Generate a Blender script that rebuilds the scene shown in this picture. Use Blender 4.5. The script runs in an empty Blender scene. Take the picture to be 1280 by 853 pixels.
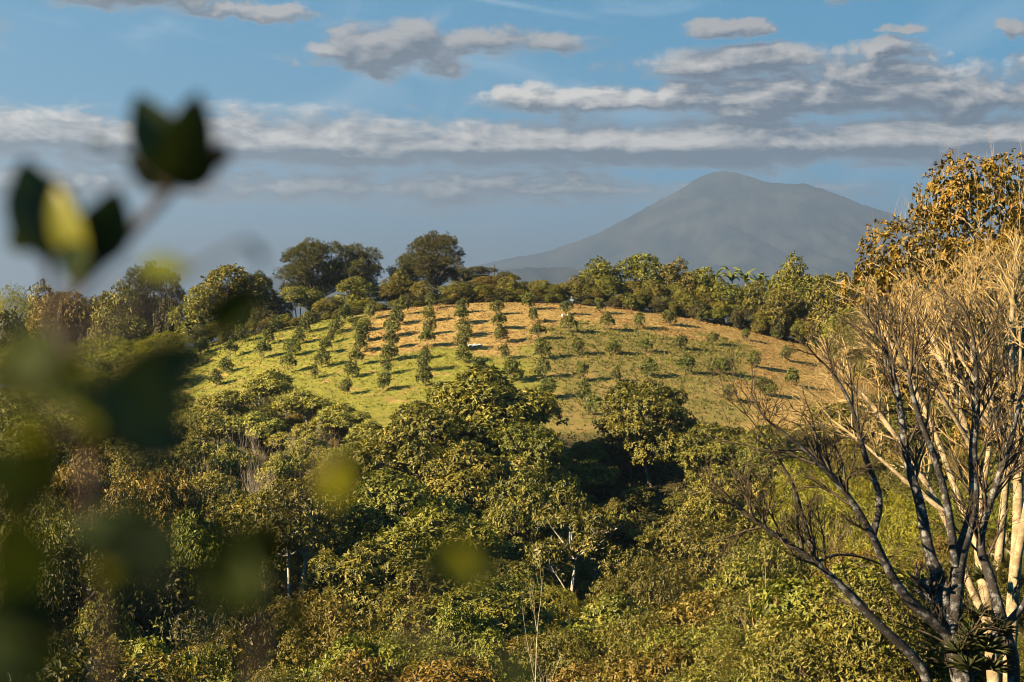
import bpy, math, random
import numpy as np
from mathutils import Vector, Matrix

R = math.radians
scene = bpy.context.scene
COL = scene.collection

# ------------------------------------------------------------------ camera, light, exposure
FPX, CX, CY, HOR = 1778.0, 640.0, 426.5, 400.0       # 50 mm lens on a 1280 px wide picture
cam_d = bpy.data.cameras.new('camera')
cam = bpy.data.objects.new('camera', cam_d); COL.objects.link(cam)
cam_d.sensor_width = 36.0; cam_d.lens = 50.0
cam_d.clip_start = 0.05; cam_d.clip_end = 60000.0
PITCH = math.atan((CY - HOR) / FPX)
cam.location = (0, 0, 0); cam.rotation_euler = (R(90) - PITCH, 0, 0)
cam_d.dof.use_dof = True; cam_d.dof.focus_distance = 75.0; cam_d.dof.aperture_fstop = 3.0
scene.camera = cam

SUN_EL, SUN_AZ = R(27.0), R(-117.0)                  # azimuth from +Y towards +X: left of and behind the camera
SDIR = Vector((math.sin(SUN_AZ) * math.cos(SUN_EL), math.cos(SUN_AZ) * math.cos(SUN_EL), math.sin(SUN_EL)))
sun_d = bpy.data.lights.new('sun', 'SUN'); sun = bpy.data.objects.new('sun', sun_d); COL.objects.link(sun)
sun_d.energy = 5.0; sun_d.angle = R(0.5); sun_d.color = (1.0, 0.80, 0.50)
sun.rotation_euler = (-SDIR).to_track_quat('-Z', 'Y').to_euler(); sun.location = (-60, -40, 80)

scene.view_settings.view_transform = 'Standard'; scene.view_settings.look = 'None'
scene.view_settings.exposure = 2.0; scene.view_settings.gamma = 1.0
scene.view_settings.use_curve_mapping = False
cy = scene.cycles
cy.use_denoising = True; cy.filter_width = 1.0; cy.pixel_filter_type = 'BLACKMAN_HARRIS'
cy.max_bounces = 3; cy.diffuse_bounces = 0; cy.glossy_bounces = 1; cy.transmission_bounces = 1
cy.volume_bounces = 0; cy.transparent_max_bounces = 4
cy.sample_clamp_indirect = 4.0

class NT:
    """small helper to write node trees"""
    def __init__(s, tree): s.t = tree; s.n = tree.nodes; s.l = tree.links
    def node(s, typ, **kw):
        n = s.n.new(typ)
        for k, v in kw.items(): setattr(n, k, v)
        return n
    def put(s, sock, v):
        if isinstance(v, bpy.types.NodeSocket): s.l.new(v, sock)
        elif v is not None: sock.default_value = v
    def m(s, op, a, b=None, c=None, clamp=False):
        n = s.node('ShaderNodeMath', operation=op, use_clamp=clamp)
        for i, v in enumerate((a, b, c)):
            if v is not None: s.put(n.inputs[i], v)
        return n.outputs[0]
    def smooth(s, x, a, b):
        n = s.node('ShaderNodeMapRange', interpolation_type='SMOOTHSTEP')
        s.put(n.inputs['Value'], x); n.inputs['From Min'].default_value = a; n.inputs['From Max'].default_value = b
        return n.outputs[0]
    def xyz(s, x, y, z=0.0):
        n = s.node('ShaderNodeCombineXYZ')
        for i, v in enumerate((x, y, z)): s.put(n.inputs[i], v)
        return n.outputs[0]
    def mix(s, f, a, b, blend='MIX'):
        n = s.node('ShaderNodeMix', data_type='RGBA', blend_type=blend)
        s.put(n.inputs[0], f)
        for i, v in ((6, a), (7, b)):
            if not isinstance(v, bpy.types.NodeSocket): v = (*v[:3], 1.0)
            s.put(n.inputs[i], v)
        return n.outputs[2]
    def noise(s, vec, scale, detail=5.0, rough=0.55, dim='3D', dist=0.0):
        n = s.node('ShaderNodeTexNoise', noise_dimensions=dim)
        s.put(n.inputs['Vector'], vec); n.inputs['Scale'].default_value = scale
        n.inputs['Detail'].default_value = detail; n.inputs['Roughness'].default_value = rough
        n.inputs['Distortion'].default_value = dist
        return n.outputs[0]

# ------------------------------------------------------------------ world: clear sky with cloud banks
world = bpy.data.worlds.new('World'); scene.world = world; world.use_nodes = True
wt = world.node_tree; wt.nodes.clear(); W = NT(wt)
# cloud field as a group: direction expressed in picture-like angular units (1778 units = 1 rad)
CLOUDS = [(860, 116, 58, 30), (905, 92, 130, 22), (1000, 126, 150, 34), (1110, 126, 100, 30), (1200, 146, 160, 26), (700, 128, 115, 17),
          (1330, 120, 90, 45), (500, 62, 80, 34), (600, 58, 120, 15), (470, 82, 80, 18), (175, 12, 110, 20),
          (330, 30, 95, 9), (1115, 9, 70, 11), (1105, 80, 50, 14), (1118, 57, 30, 6), (908, 44, 38, 12),
          (1245, 62, 20, 11), (1205, 211, 55, 11), (742, 190, 34, 14), (985, 182, 40, 12), (-120, 60, 160, 30), (-420, 90, 200, 40), (1650, 60, 220, 40), (2100, 20, 260, 60)]
gt = bpy.data.node_groups.new('cloud_field', 'ShaderNodeTree')
gt.interface.new_socket('U', in_out='INPUT', socket_type='NodeSocketFloat')
gt.interface.new_socket('V', in_out='INPUT', socket_type='NodeSocketFloat')
gt.interface.new_socket('F', in_out='OUTPUT', socket_type='NodeSocketFloat')
G = NT(gt)
gi = G.node('NodeGroupInput'); go = G.node('NodeGroupOutput')
U, V = gi.outputs[0], gi.outputs[1]
_wu = G.noise(G.xyz(U, V), 0.012, 4.0, 0.6, '2D'); _wv = G.noise(G.xyz(U, G.m('ADD', V, 733.0)), 0.014, 4.0, 0.6, '2D')
U0, V0 = U, V
U = G.m('MULTIPLY_ADD', G.m('SUBTRACT', _wu, 0.5), 150.0, U); V = G.m('MULTIPLY_ADD', G.m('SUBTRACT', _wv, 0.5), 36.0, V)
acc = None
for (u, v, ru, rv) in CLOUDS:
    q = G.m('ADD', G.m('POWER', G.m('MULTIPLY', G.m('SUBTRACT', U, u), 1 / ru), 2.0),
            G.m('POWER', G.m('MULTIPLY', G.m('SUBTRACT', V, v), 1 / rv), 2.0))
    f = G.m('SUBTRACT', 1.0, G.m('MULTIPLY', q, 0.85))
    acc = f if acc is None else G.m('SMOOTH_MAX', acc, f, 0.3)
acc = G.m('MAXIMUM', acc, -1.2)
U, V = U0, V0
# long bank: lumpy top at 150, fading base at about 215, and a second one below it
def bank(top, base, soft_top, soft_base, amp, freq):
    wob = G.m('MULTIPLY', G.m('SUBTRACT', G.noise(G.xyz(U, top * 3.1), freq, 4.0, 0.6, '2D'), 0.5), amp)
    y = G.m('ADD', V, wob)
    a = G.m('DIVIDE', G.m('SUBTRACT', y, top), soft_top)
    b = G.m('DIVIDE', G.m('SUBTRACT', base, V), soft_base)
    return G.m('MINIMUM', G.m('MINIMUM', a, b), 1.5)
b1 = bank(150, 214, 26, 22, 30, 0.006)
b2 = bank(207, 262, 34, 26, 50, 0.005)
b2 = G.m('SUBTRACT', b2, G.m('MULTIPLY', G.smooth(U, 760, 980), 0.9))
acc = G.m('SMOOTH_MAX', G.m('ADD', acc, 0.15), G.m('MAXIMUM', G.m('ADD', b1, 0.3), b2), 0.15)
# scattered clouds elsewhere round the sky
gen = G.m('MULTIPLY', G.m('SUBTRACT', G.noise(G.xyz(G.m('MULTIPLY', U, 0.4), V), 0.006, 3.0, 0.5, '2D'), 0.6), 5.0)
out_f = G.m('MAXIMUM', G.smooth(V, -20, -160), G.m('MAXIMUM', G.smooth(U, -60, -300), G.smooth(U, 1340, 1580)))
acc = G.m('MAXIMUM', acc, G.m('SUBTRACT', G.m('MULTIPLY', gen, out_f), G.m('MULTIPLY', G.m('SUBTRACT', 1.0, out_f), 1.2)))
n1 = G.noise(G.xyz(G.m('MULTIPLY', U, 0.34), V), 0.024, 6.0, 0.6, '2D', 0.3)
n2 = G.noise(G.xyz(G.m('MULTIPLY', U, 0.5), V), 0.08, 4.0, 0.6, '2D', 0.2)
F = G.m('ADD', acc, G.m('ADD', G.m('MULTIPLY', G.m('SUBTRACT', n1, 0.50), 3.0), G.m('MULTIPLY', G.m('SUBTRACT', n2, 0.5), 0.6)))
G.l.new(F, go.inputs[0])

tc = W.node('ShaderNodeTexCoord'); sep = W.node('ShaderNodeSeparateXYZ'); W.l.new(tc.outputs['Generated'], sep.inputs[0])
az = W.m('ARCTAN2', sep.outputs[0], sep.outputs[1])
el = W.m('ARCSINE', sep.outputs[2])
Uw = W.m('MULTIPLY_ADD', az, 1778.0, 640.0); Vw = W.m('MULTIPLY_ADD', el, -1778.0, 400.0)
def field(u, v):
    n = W.node('ShaderNodeGroup'); n.node_tree = gt; W.put(n.inputs[0], u); W.put(n.inputs[1], v); return n.outputs[0]
f0 = field(Uw, Vw)
f1 = field(W.m('ADD', Uw, -9.0), W.m('ADD', Vw, -10.0))
f2 = field(W.m('ADD', Uw, -4.0), W.m('ADD', Vw, -26.0))
dens = W.smooth(f0, -0.4, 0.9)
lit = W.m('MULTIPLY_ADD', W.m('SUBTRACT', f0, f1), 0.62, W.m('MULTIPLY_ADD', W.m('SUBTRACT', f0, f2), 0.28, 0.05), clamp=True)
lit = W.m('MULTIPLY', lit, W.m('MULTIPLY_ADD', W.smooth(Vw, 55, 112), 0.55, 0.45))
thin = W.smooth(f0, 0.9, 0.0)
lit = W.m('MAXIMUM', lit, W.m('MULTIPLY', thin, 0.28))
# the sky itself
sky = W.node('ShaderNodeTexSky', sky_type='NISHITA', sun_disc=False)
sky.sun_elevation = SUN_EL; sky.sun_rotation = SUN_AZ; sky.altitude = 1500; sky.air_density = 1.0; sky.dust_density = 0.3; sky.ozone_density = 3.0
up = W.xyz(sep.outputs[0], sep.outputs[1], W.m('ADD', W.m('MULTIPLY', W.m('MAXIMUM', sep.outputs[2], 0.0), 1.9), 0.16))
nv = W.node('ShaderNodeVectorMath', operation='NORMALIZE'); W.l.new(up, nv.inputs[0]); W.l.new(nv.outputs[0], sky.inputs[0])
hs = W.node('ShaderNodeHueSaturation'); hs.inputs['Saturation'].default_value = 1.25; hs.inputs['Hue'].default_value = 0.468
hs.inputs['Value'].default_value = 1.0; W.l.new(sky.outputs[0], hs.inputs['Color'])
skyblue = W.mix(1.0, hs.outputs[0], (.0, 1.12, 1.22), 'MULTIPLY')
cl_dark, cl_lit = (.34, .38, .58), (6.4, 5.7, 4.9)
ccol = W.mix(lit, cl_dark, cl_lit)
# condensation trail and faint high veil
tr = W.m('ABSOLUTE', W.m('SUBTRACT', W.m('SUBTRACT', Vw, -4.0), W.m('MULTIPLY', W.m('SUBTRACT', Uw, 540.0), 0.17)))
trail = W.m('MULTIPLY', W.m('MULTIPLY', W.smooth(tr, 6.0, 0.0), W.smooth(Uw, 800, 640)),
            W.m('MULTIPLY', W.noise(W.xyz(Uw, Vw), 0.03, 4.0, 0.6, '2D'), 0.5))
veil = W.m('MULTIPLY', W.smooth(W.noise(W.xyz(W.m('MULTIPLY', Uw, 0.35), Vw), 0.012, 5.0, 0.6, '2D', 0.6), 0.48, 0.8), 0.30)
base = W.mix(W.m('ADD', veil, trail, clamp=True), skyblue, (4.0, 4.8, 5.6))
skyc = W.mix(W.m('MULTIPLY', dens, 0.93), base, ccol)
# murk under the cloud base
low = W.smooth(Vw, 225, 330)
skyc = W.mix(W.m('MULTIPLY', low, 0.8), skyc, (1.0, 1.08, 1.25))
bg = W.node('ShaderNodeBackground'); bg.inputs['Strength'].default_value = 0.05
world.cycles.sampling_method = 'MANUAL'; world.cycles.sample_map_resolution = 512
W.l.new(skyc, bg.inputs[0]); wo = W.node('ShaderNodeOutputWorld'); W.l.new(bg.outputs[0], wo.inputs[0])

# ------------------------------------------------------------------ terrain
def sstep(x, a, b):
    t = np.clip((x - a) / (b - a), 0, 1); return t * t * (3 - 2 * t)
_rs = np.random.RandomState(5)
_W = [(_rs.uniform(-1, 1, 2), _rs.uniform(0, 6.28)) for _ in range(24)]
def wav(x, y, scale, k0=0, n=8):
    s = 0
    for i in range(n):
        d, p = _W[(k0 + i) % 24]; s = s + np.sin((x * d[0] + y * d[1]) * (1 + .35 * i) / scale + p)
    return s / n
PY = np.array([-60, -10, 0, 4, 10, 20, 40, 60, 80, 95, 110, 125, 140, 160, 180, 196, 206, 214, 235, 270, 350, 600, 1500, 3000, 60000.])
PZ = np.array([-.5, -1.5, -1.7, -2.4, -5.2, -9.5, -14.5, -18, -20.5, -21.5, -20, -16.5, -12.5, -8, -3.3, .8, 2.5, 2.7, 1.2, -4, -17, -60, -220, -300, -300])
def ground_z(x, y):
    x = np.asarray(x, float); y = np.asarray(y, float)
    z = sum(np.interp(y + d, PY, PZ) for d in (-4, -2, 0, 2, 4)) / 5
    near = np.where(y < 8, np.interp(y, PY, PZ), z)
    z = np.where(y < 8, near, z)
    hw = sstep(y, 118, 188) * (1 - sstep(y, 260, 600))
    z = z - np.minimum(0.0031 * x * x, 13) * hw
    z = z + 13 * np.exp(-.5 * (((x - 24.5) / 8.5) ** 2 + ((y - 45) / 13) ** 2))      # spur under the big trees
    z = z + 12 * np.exp(-.5 * (((x + 6) / 9) ** 2 + ((y - 268) / 16) ** 2))       # knoll behind the field
    z = z - 3.0 * sstep(-x, 25, 60) * sstep(y, 60, 100) * (1 - sstep(y, 140, 180))
    amp = sstep(y, 6, 30)
    z = z + amp * (.35 * wav(x, y, 6.0) + .14 * wav(x, y, 1.9, 9)) * (1 - .5 * hw)
    z = z + sstep(y, 400, 3000) * 60 * wav(x, y, 900., 3)
    return z
def gz(x, y): return float(ground_z(x, y))

def ray(px, py):
    """direction (per metre of depth Y) through a photo pixel"""
    a = (px - CX) / FPX; b = (CY - py) / FPX
    c, s = math.cos(PITCH), math.sin(PITCH)
    fy, fz = c + b * s, -s + b * c
    return a / fy, fz / fy
def hit(px, py, y0=100., y1=209.):
    a, b = ray(px, py)
    ys = np.arange(y0, y1, .25); d = b * ys - ground_z(a * ys, ys)
    k = np.where(d < 0)[0]
    y = ys[k[0]] if len(k) else 206.0
    return a * y, y, gz(a * y, y)
def at(px, py, Y):
    a, b = ray(px, py); return Vector((a * Y, Y, b * Y))

# ------------------------------------------------------------------ mesh helpers
def raw_mesh(name, V, loops, starts, mat, attrs=None, smooth=False):
    me = bpy.data.meshes.new(name)
    V = np.ascontiguousarray(V, np.float32); loops = np.ascontiguousarray(loops, np.int32); starts = np.ascontiguousarray(starts, np.int32)
    me.vertices.add(len(V)); me.vertices.foreach_set('co', V.ravel())
    me.loops.add(len(loops)); me.loops.foreach_set('vertex_index', loops)
    me.polygons.add(len(starts)); me.polygons.foreach_set('loop_start', starts)
    if smooth: me.polygons.foreach_set('use_smooth', np.ones(len(starts), bool))
    for an, (dom, arr) in (attrs or {}).items():
        at_ = me.attributes.new(an, 'FLOAT', dom); at_.data.foreach_set('value', np.ascontiguousarray(arr, np.float32))
    me.update(calc_edges=True); me.validate()
    if mat: me.materials.append(mat)
    return me
def obj(name, me, parent=None, loc=None):
    o = bpy.data.objects.new(name, me); COL.objects.link(o)
    if parent: o.parent = parent
    if loc is not None: o.location = loc
    return o
def tag(o, label, cat, group=None):
    o['label'] = label; o['category'] = cat
    if group: o['group'] = group
    return o
def unit(v): return v / np.maximum(np.linalg.norm(v, axis=-1, keepdims=True), 1e-9)

def leaves(P, D, N, L, Wd, tint, fold=.25, curl=.15):
    """folded six-point leaves: base P, direction D, upper side N"""
    D = unit(D); N = unit(N - (N * D).sum(1, keepdims=True) * D); S = np.cross(D, N)
    L = L[:, None]; Wd = Wd[:, None]
    v = np.empty((len(P), 6, 3))
    v[:, 0] = P
    v[:, 1] = P + D * L * .33 + S * Wd * .5 + N * Wd * fold
    v[:, 2] = P + D * L * .72 + S * Wd * .38 + N * (Wd * fold * .8 - L * curl * .4)
    v[:, 3] = P + D * L - N * L * curl
    v[:, 4] = P + D * L * .72 - S * Wd * .38 + N * (Wd * fold * .8 - L * curl * .4)
    v[:, 5] = P + D * L * .33 - S * Wd * .5 + N * Wd * fold
    b = (np.arange(len(P)) * 6)[:, None]
    q = np.concatenate([b + np.array([0, 1, 2, 3]), b + np.array([0, 3, 4, 5])], 1)
    return v.reshape(-1, 3), q.reshape(-1), np.arange(len(P) * 2) * 4, np.repeat(tint, 2)

def tubes(polys, sides=5):
    """polys: list of (points (k,3), radii (k)); returns verts, loops, starts, per-vertex radius"""
    VV, LL, TT, off = [], [], [], 0
    by = {}
    for p, r in polys:
        by.setdefault((len(p), 3 if max(r) < .018 else (4 if max(r) < .05 else sides)), []).append((p, r))
    for (k, s), lst in by.items():
        P = np.array([a for a, _ in lst], float); Rr = np.array([b for _, b in lst], float)
        T = np.gradient(P, axis=1); T = unit(T)
        ref = np.where(np.abs(T[..., 2:3]) > .9, np.array([1., 0, 0]), np.array([0, 0, 1.]))
        A = unit(np.cross(T, ref)); B = np.cross(T, A)
        ang = np.arange(s) / s * 2 * np.pi
        ring = P[:, :, None] + Rr[:, :, None, None] * (A[:, :, None] * np.cos(ang)[:, None] + B[:, :, None] * np.sin(ang)[:, None])
        n = len(lst)
        idx = off + np.arange(n * k * s).reshape(n, k, s)
        a = idx[:, :-1]; b = idx[:, 1:]
        q = np.stack([a, np.roll(a, -1, 2), np.roll(b, -1, 2), b], -1).reshape(-1)
        VV.append(ring.reshape(-1, 3)); LL.append(q); TT.append(np.repeat(Rr.reshape(-1), s)); off += n * k * s
    V = np.concatenate(VV); Lp = np.concatenate(LL)
    return V, Lp, np.arange(len(Lp) // 4) * 4, np.concatenate(TT)
def tube_mesh(name, polys, mat, sides=6):
    V, Lp, st, th = tubes(polys, sides)
    return raw_mesh(name, V, Lp, st, mat, {'thick': ('POINT', th)}, smooth=True)

# ------------------------------------------------------------------ materials
def new_mat(name):
    m = bpy.data.materials.new(name); m.use_nodes = True; t = NT(m.node_tree); t.n.clear()
    return m, t
def leaf_mat(name, stops, rough=.5, trans=.25, vary=.35, hue=.02):
    m, t = new_mat(name)
    at_ = t.node('ShaderNodeAttribute', attribute_name='tint')
    rmp = t.node('ShaderNodeValToRGB'); e = rmp.color_ramp.elements
    while len(e) < len(stops): e.new(.5)
    for i, (p, c) in enumerate(stops): e[i].position = p; e[i].color = (*c, 1)
    t.l.new(at_.outputs['Fac'], rmp.inputs[0])
    oi = t.node('ShaderNodeObjectInfo')
    h = t.node('ShaderNodeHueSaturation'); t.l.new(rmp.outputs[0], h.inputs['Color'])
    t.put(h.inputs['Value'], t.m('MULTIPLY_ADD', oi.outputs['Random'], vary, 1 - vary / 2))
    r2 = t.m('FRACT', t.m('MULTIPLY', oi.outputs['Random'], 17.31))
    t.put(h.inputs['Hue'], t.m('MULTIPLY_ADD', r2, hue * 1.6, .5 - hue * 1.3))
    p = t.node('ShaderNodeBsdfPrincipled'); t.l.new(h.outputs[0], p.inputs['Base Color'])
    p.inputs['Roughness'].default_value = rough; p.inputs['Specular IOR Level'].default_value = .35
    tr_ = t.node('ShaderNodeBsdfTranslucent')
    t.put(tr_.inputs[0], t.mix(1.0, h.outputs[0], (1.1, 1.15, .5), 'MULTIPLY'))
    mx = t.node('ShaderNodeMixShader'); mx.inputs[0].default_value = trans
    t.l.new(p.outputs[0], mx.inputs[1]); t.l.new(tr_.outputs[0], mx.inputs[2])
    o = t.node('ShaderNodeOutputMaterial'); t.l.new(mx.outputs[0], o.inputs[0])
    return m
def bark_mat(name, dark, pale, twig=None, th0=.01, th1=.05, scale=6.0, amount=.5):
    m, t = new_mat(name)
    c = t.node('ShaderNodeTexCoord').outputs['Object']
    n = t.noise(c, scale, 6, .65); n2 = t.noise(c, scale * 5, 4, .6)
    col = t.mix(t.smooth(n, amount - .06, amount + .06), dark, pale)
    col = t.mix(t.m('MULTIPLY', n2, .5), col, tuple(x * .45 for x in dark))
    if twig:
        a = t.node('ShaderNodeAttribute', attribute_name='thick').outputs['Fac']
        col = t.mix(t.smooth(a, th1, th0), col, t.mix(n, twig, tuple(x * .7 for x in twig)))
    p = t.node('ShaderNodeBsdfPrincipled'); t.put(p.inputs['Base Color'], col); p.inputs['Roughness'].default_value = .85
    p.inputs['Specular IOR Level'].default_value = .2
    bp = t.node('ShaderNodeBump'); bp.inputs['Strength'].default_value = .5; bp.inputs['Distance'].default_value = .03
    t.l.new(n2, bp.inputs['Height']); t.l.new(bp.outputs[0], p.inputs['Normal'])
    o = t.node('ShaderNodeOutputMaterial'); t.l.new(p.outputs[0], o.inputs[0])
    return m
def plain_mat(name, colr, rough=.8, var=.3, scale=8.0):
    m, t = new_mat(name)
    n = t.noise(t.node('ShaderNodeTexCoord').outputs['Object'], scale, 4)
    p = t.node('ShaderNodeBsdfPrincipled'); p.inputs['Roughness'].default_value = rough
    t.put(p.inputs['Base Color'], t.mix(n, tuple(c * (1 - var) for c in colr), tuple(min(c * (1 + var), .9) for c in colr)))
    o = t.node('ShaderNodeOutputMaterial'); t.l.new(p.outputs[0], o.inputs[0])
    return m

M = {}
M['broad'] = leaf_mat('broad_leaf', [(0, (.05, .055, .008)), (.45, (.14, .14, .016)), (.8, (.26, .23, .03)), (1, (.32, .26, .05))])
M['light'] = leaf_mat('pale_leaf', [(0, (.13, .135, .022)), (.5, (.25, .24, .035)), (1, (.38, .33, .07))])
M['ridge'] = leaf_mat('ridge_leaf', [(0, (.07, .078, .010)), (.5, (.165, .16, .017)), (1, (.29, .25, .035))], vary=.5, hue=.03)
M['olive'] = leaf_mat('olive_leaf', [(0, (.06, .062, .009)), (.5, (.145, .14, .018)), (.85, (.23, .20, .03)), (1, (.28, .20, .04))], vary=.4)
M['brown'] = leaf_mat('dry_leaf', [(0, (.085, .065, .011)), (.5, (.185, .14, .018)), (1, (.29, .215, .035))], vary=.4)
M['lime'] = leaf_mat('lime_leaf', [(0, (.12, .13, .010)), (.5, (.23, .23, .012)), (1, (.34, .31, .03))], vary=.25)
M['bright'] = leaf_mat('bright_leaf', [(0, (.075, .09, .010)), (.5, (.16, .175, .015)), (1, (.27, .26, .03))], vary=.25)
M['orange'] = leaf_mat('golden_leaf', [(0, (.07, .06, .006)), (.5, (.17, .125, .010)), (.85, (.27, .18, .012)), (1, (.30, .15, .02))], vary=.0)
M['pine'] = leaf_mat('pine_needle', [(0, (.04, .05, .014)), (.5, (.09, .095, .022)), (1, (.17, .15, .035))], vary=.3)
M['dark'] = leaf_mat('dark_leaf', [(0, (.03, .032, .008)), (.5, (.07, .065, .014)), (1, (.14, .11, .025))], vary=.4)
M['orchard'] = leaf_mat('orchard_leaf', [(0, (.04, .052, .010)), (.5, (.10, .12, .020)), (1, (.21, .21, .035))], vary=.4)
M['grass'] = leaf_mat('grass_blade', [(0, (.115, .112, .03)), (.33, (.20, .22, .028)), (.5, (.16, .14, .04)), (.72, (.28, .18, .055)), (1, (.36, .24, .075))], rough=.7, trans=.3, vary=0)
M['under'] = leaf_mat('undergrowth_leaf', [(0, (.04, .045, .012)), (.5, (.09, .085, .02)), (1, (.18, .13, .035))], vary=0)
M['bark'] = bark_mat('tree_bark', (.13, .10, .07), (.30, .25, .18))
M['bark_pale'] = bark_mat('pale_bark', (.30, .26, .20), (.55, .50, .42))
M['bark_shaded'] = bark_mat('shaded_lichen_bark', (.040, .034, .030), (.24, .23, .22), twig=(.085, .06, .035), th0=.012, th1=.05, scale=7.0, amount=.56)  # limb shade put into the dark bark tone; pale spots are lichen
M['bark_tan'] = bark_mat('tan_bark', (.24, .175, .10), (.40, .31, .19), twig=(.40, .28, .12), scale=5)
M['twig_pale'] = bark_mat('pale_twig', (.34, .27, .19), (.50, .42, .31))
M['twig_brown'] = bark_mat('brown_twig', (.20, .14, .08), (.32, .23, .13))

# ------------------------------------------------------------------ ground sheet
def axis(lo, hi, step, far, n):
    g = np.geomspace(step, far, n)
    return np.concatenate([lo - np.cumsum(g)[::-1] if lo < 0 else [], np.arange(lo, hi, step), hi + np.cumsum(g)])
gx = np.unique(np.concatenate([np.arange(-110, 110, 1.1), 110 + np.geomspace(2, 26000, 34), -110 - np.geomspace(2, 26000, 34)]))
gy = np.unique(np.concatenate([np.arange(-12, 300, 1.1), 300 + np.geomspace(3, 26000, 40), -12 - np.geomspace(3, 2500, 14)]))
XX, YY = np.meshgrid(gx, gy); ZZ = ground_z(XX, YY)
nx, ny = len(gx), len(gy)
ii = np.arange(nx * ny).reshape(ny, nx)
quads = np.stack([ii[:-1, :-1], ii[:-1, 1:], ii[1:, 1:], ii[1:, :-1]], -1).reshape(-1)
def cover(x, y):
    """what grows where: field (0/1), dryness 0..1, lushness 0..1"""
    px = CX + x / np.maximum(y, 1) * FPX
    field_lo = np.interp(px, [100, 240, 330, 420, 480, 520, 600, 700, 800, 900, 1000, 1080], [160, 166, 168, 158, 146, 145, 150, 146, 146, 146, 150, 165])
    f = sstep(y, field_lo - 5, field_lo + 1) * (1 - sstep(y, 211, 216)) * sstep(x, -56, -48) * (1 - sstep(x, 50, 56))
    w = 9 * wav(x, y, 7., 4) + 6 * wav(x, y, 2.2, 12)
    # dry orange crown of the hill, pale green left flank, olive right flank
    dry_c = sstep(px + w * 3, 400, 500) * sstep(y + w, 173, 184) * (1 - sstep(px, 1100, 1200))
    olive = sstep(px + w * 3, 620, 720) * (1 - sstep(y + w * .7, 186, 197)) * (1 - sstep(px + w * 2, 900, 980))
    dry_r = sstep(px + w * 3, 880, 980)
    dry = np.clip(np.maximum(dry_c * (1 - olive), dry_r * .9), 0, 1)
    lush = (1 - dry) * (1 - olive)
    return f, dry, lush, olive
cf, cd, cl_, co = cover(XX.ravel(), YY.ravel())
gm, t = new_mat('hill_ground')
cc = t.node('ShaderNodeTexCoord').outputs['Object']
A = lambda n: t.node('ShaderNodeAttribute', attribute_name=n).outputs['Fac']
n_a, n_b, n_c = t.noise(cc, .35, 6, .62), t.noise(cc, 1.6, 6, .7), t.noise(cc, 6.0, 4, .7)
soil = t.mix(t.smooth(n_b, .35, .65), (.19, .115, .040), (.38, .265, .088))
lushc = t.mix(t.smooth(n_b, .3, .7), (.13, .13, .022), (.25, .235, .04))
lushc = t.mix(t.m('MULTIPLY', t.smooth(n_a, .52, .64), .8), lushc, soil)
olivec = t.mix(t.smooth(n_c, .35, .65), (.105, .088, .026), (.21, .17, .05))
olivec = t.mix(t.m('MULTIPLY', t.smooth(n_a, .42, .62), .75), olivec, (.24, .16, .06))
col = t.mix(A('lush'), olivec, lushc)
dmix = t.m('ADD', A('dry'), t.m('ADD', t.m('MULTIPLY', t.m('SUBTRACT', n_a, .5), 1.5), t.m('MULTIPLY', t.m('SUBTRACT', n_b, .5), 1.0)))
col = t.mix(t.smooth(dmix, .2, .75), col, soil)
col = t.mix(t.m('MULTIPLY', t.smooth(t.noise(cc, .8, 5, .7), .52, .66), .6), col, (.13, .115, .03))
col = t.mix(t.m('MULTIPLY', t.smooth(n_c, .55, .75), .35), col, (.10, .07, .03))
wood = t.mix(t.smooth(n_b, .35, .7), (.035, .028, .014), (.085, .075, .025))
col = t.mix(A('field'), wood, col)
p = t.node('ShaderNodeBsdfPrincipled'); t.put(p.inputs['Base Color'], col); p.inputs['Roughness'].default_value = .95; p.inputs['Specular IOR Level'].default_value = .1
bp = t.node('ShaderNodeBump'); bp.inputs['Strength'].default_value = .8; bp.inputs['Distance'].default_value = .25
t.put(bp.inputs['Height'], t.m('ADD', n_b, t.m('MULTIPLY', n_c, .5))); t.l.new(bp.outputs[0], p.inputs['Normal'])
o_ = t.node('ShaderNodeOutputMaterial'); t.l.new(p.outputs[0], o_.inputs[0])
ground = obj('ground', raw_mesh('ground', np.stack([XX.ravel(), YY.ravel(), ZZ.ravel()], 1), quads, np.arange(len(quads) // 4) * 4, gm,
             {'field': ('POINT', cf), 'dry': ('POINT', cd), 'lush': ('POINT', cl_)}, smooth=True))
ground['kind'] = 'structure'; ground['label'] = 'hillside ground of dry grass, green turf and forest floor'; ground['category'] = 'ground'

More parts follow.
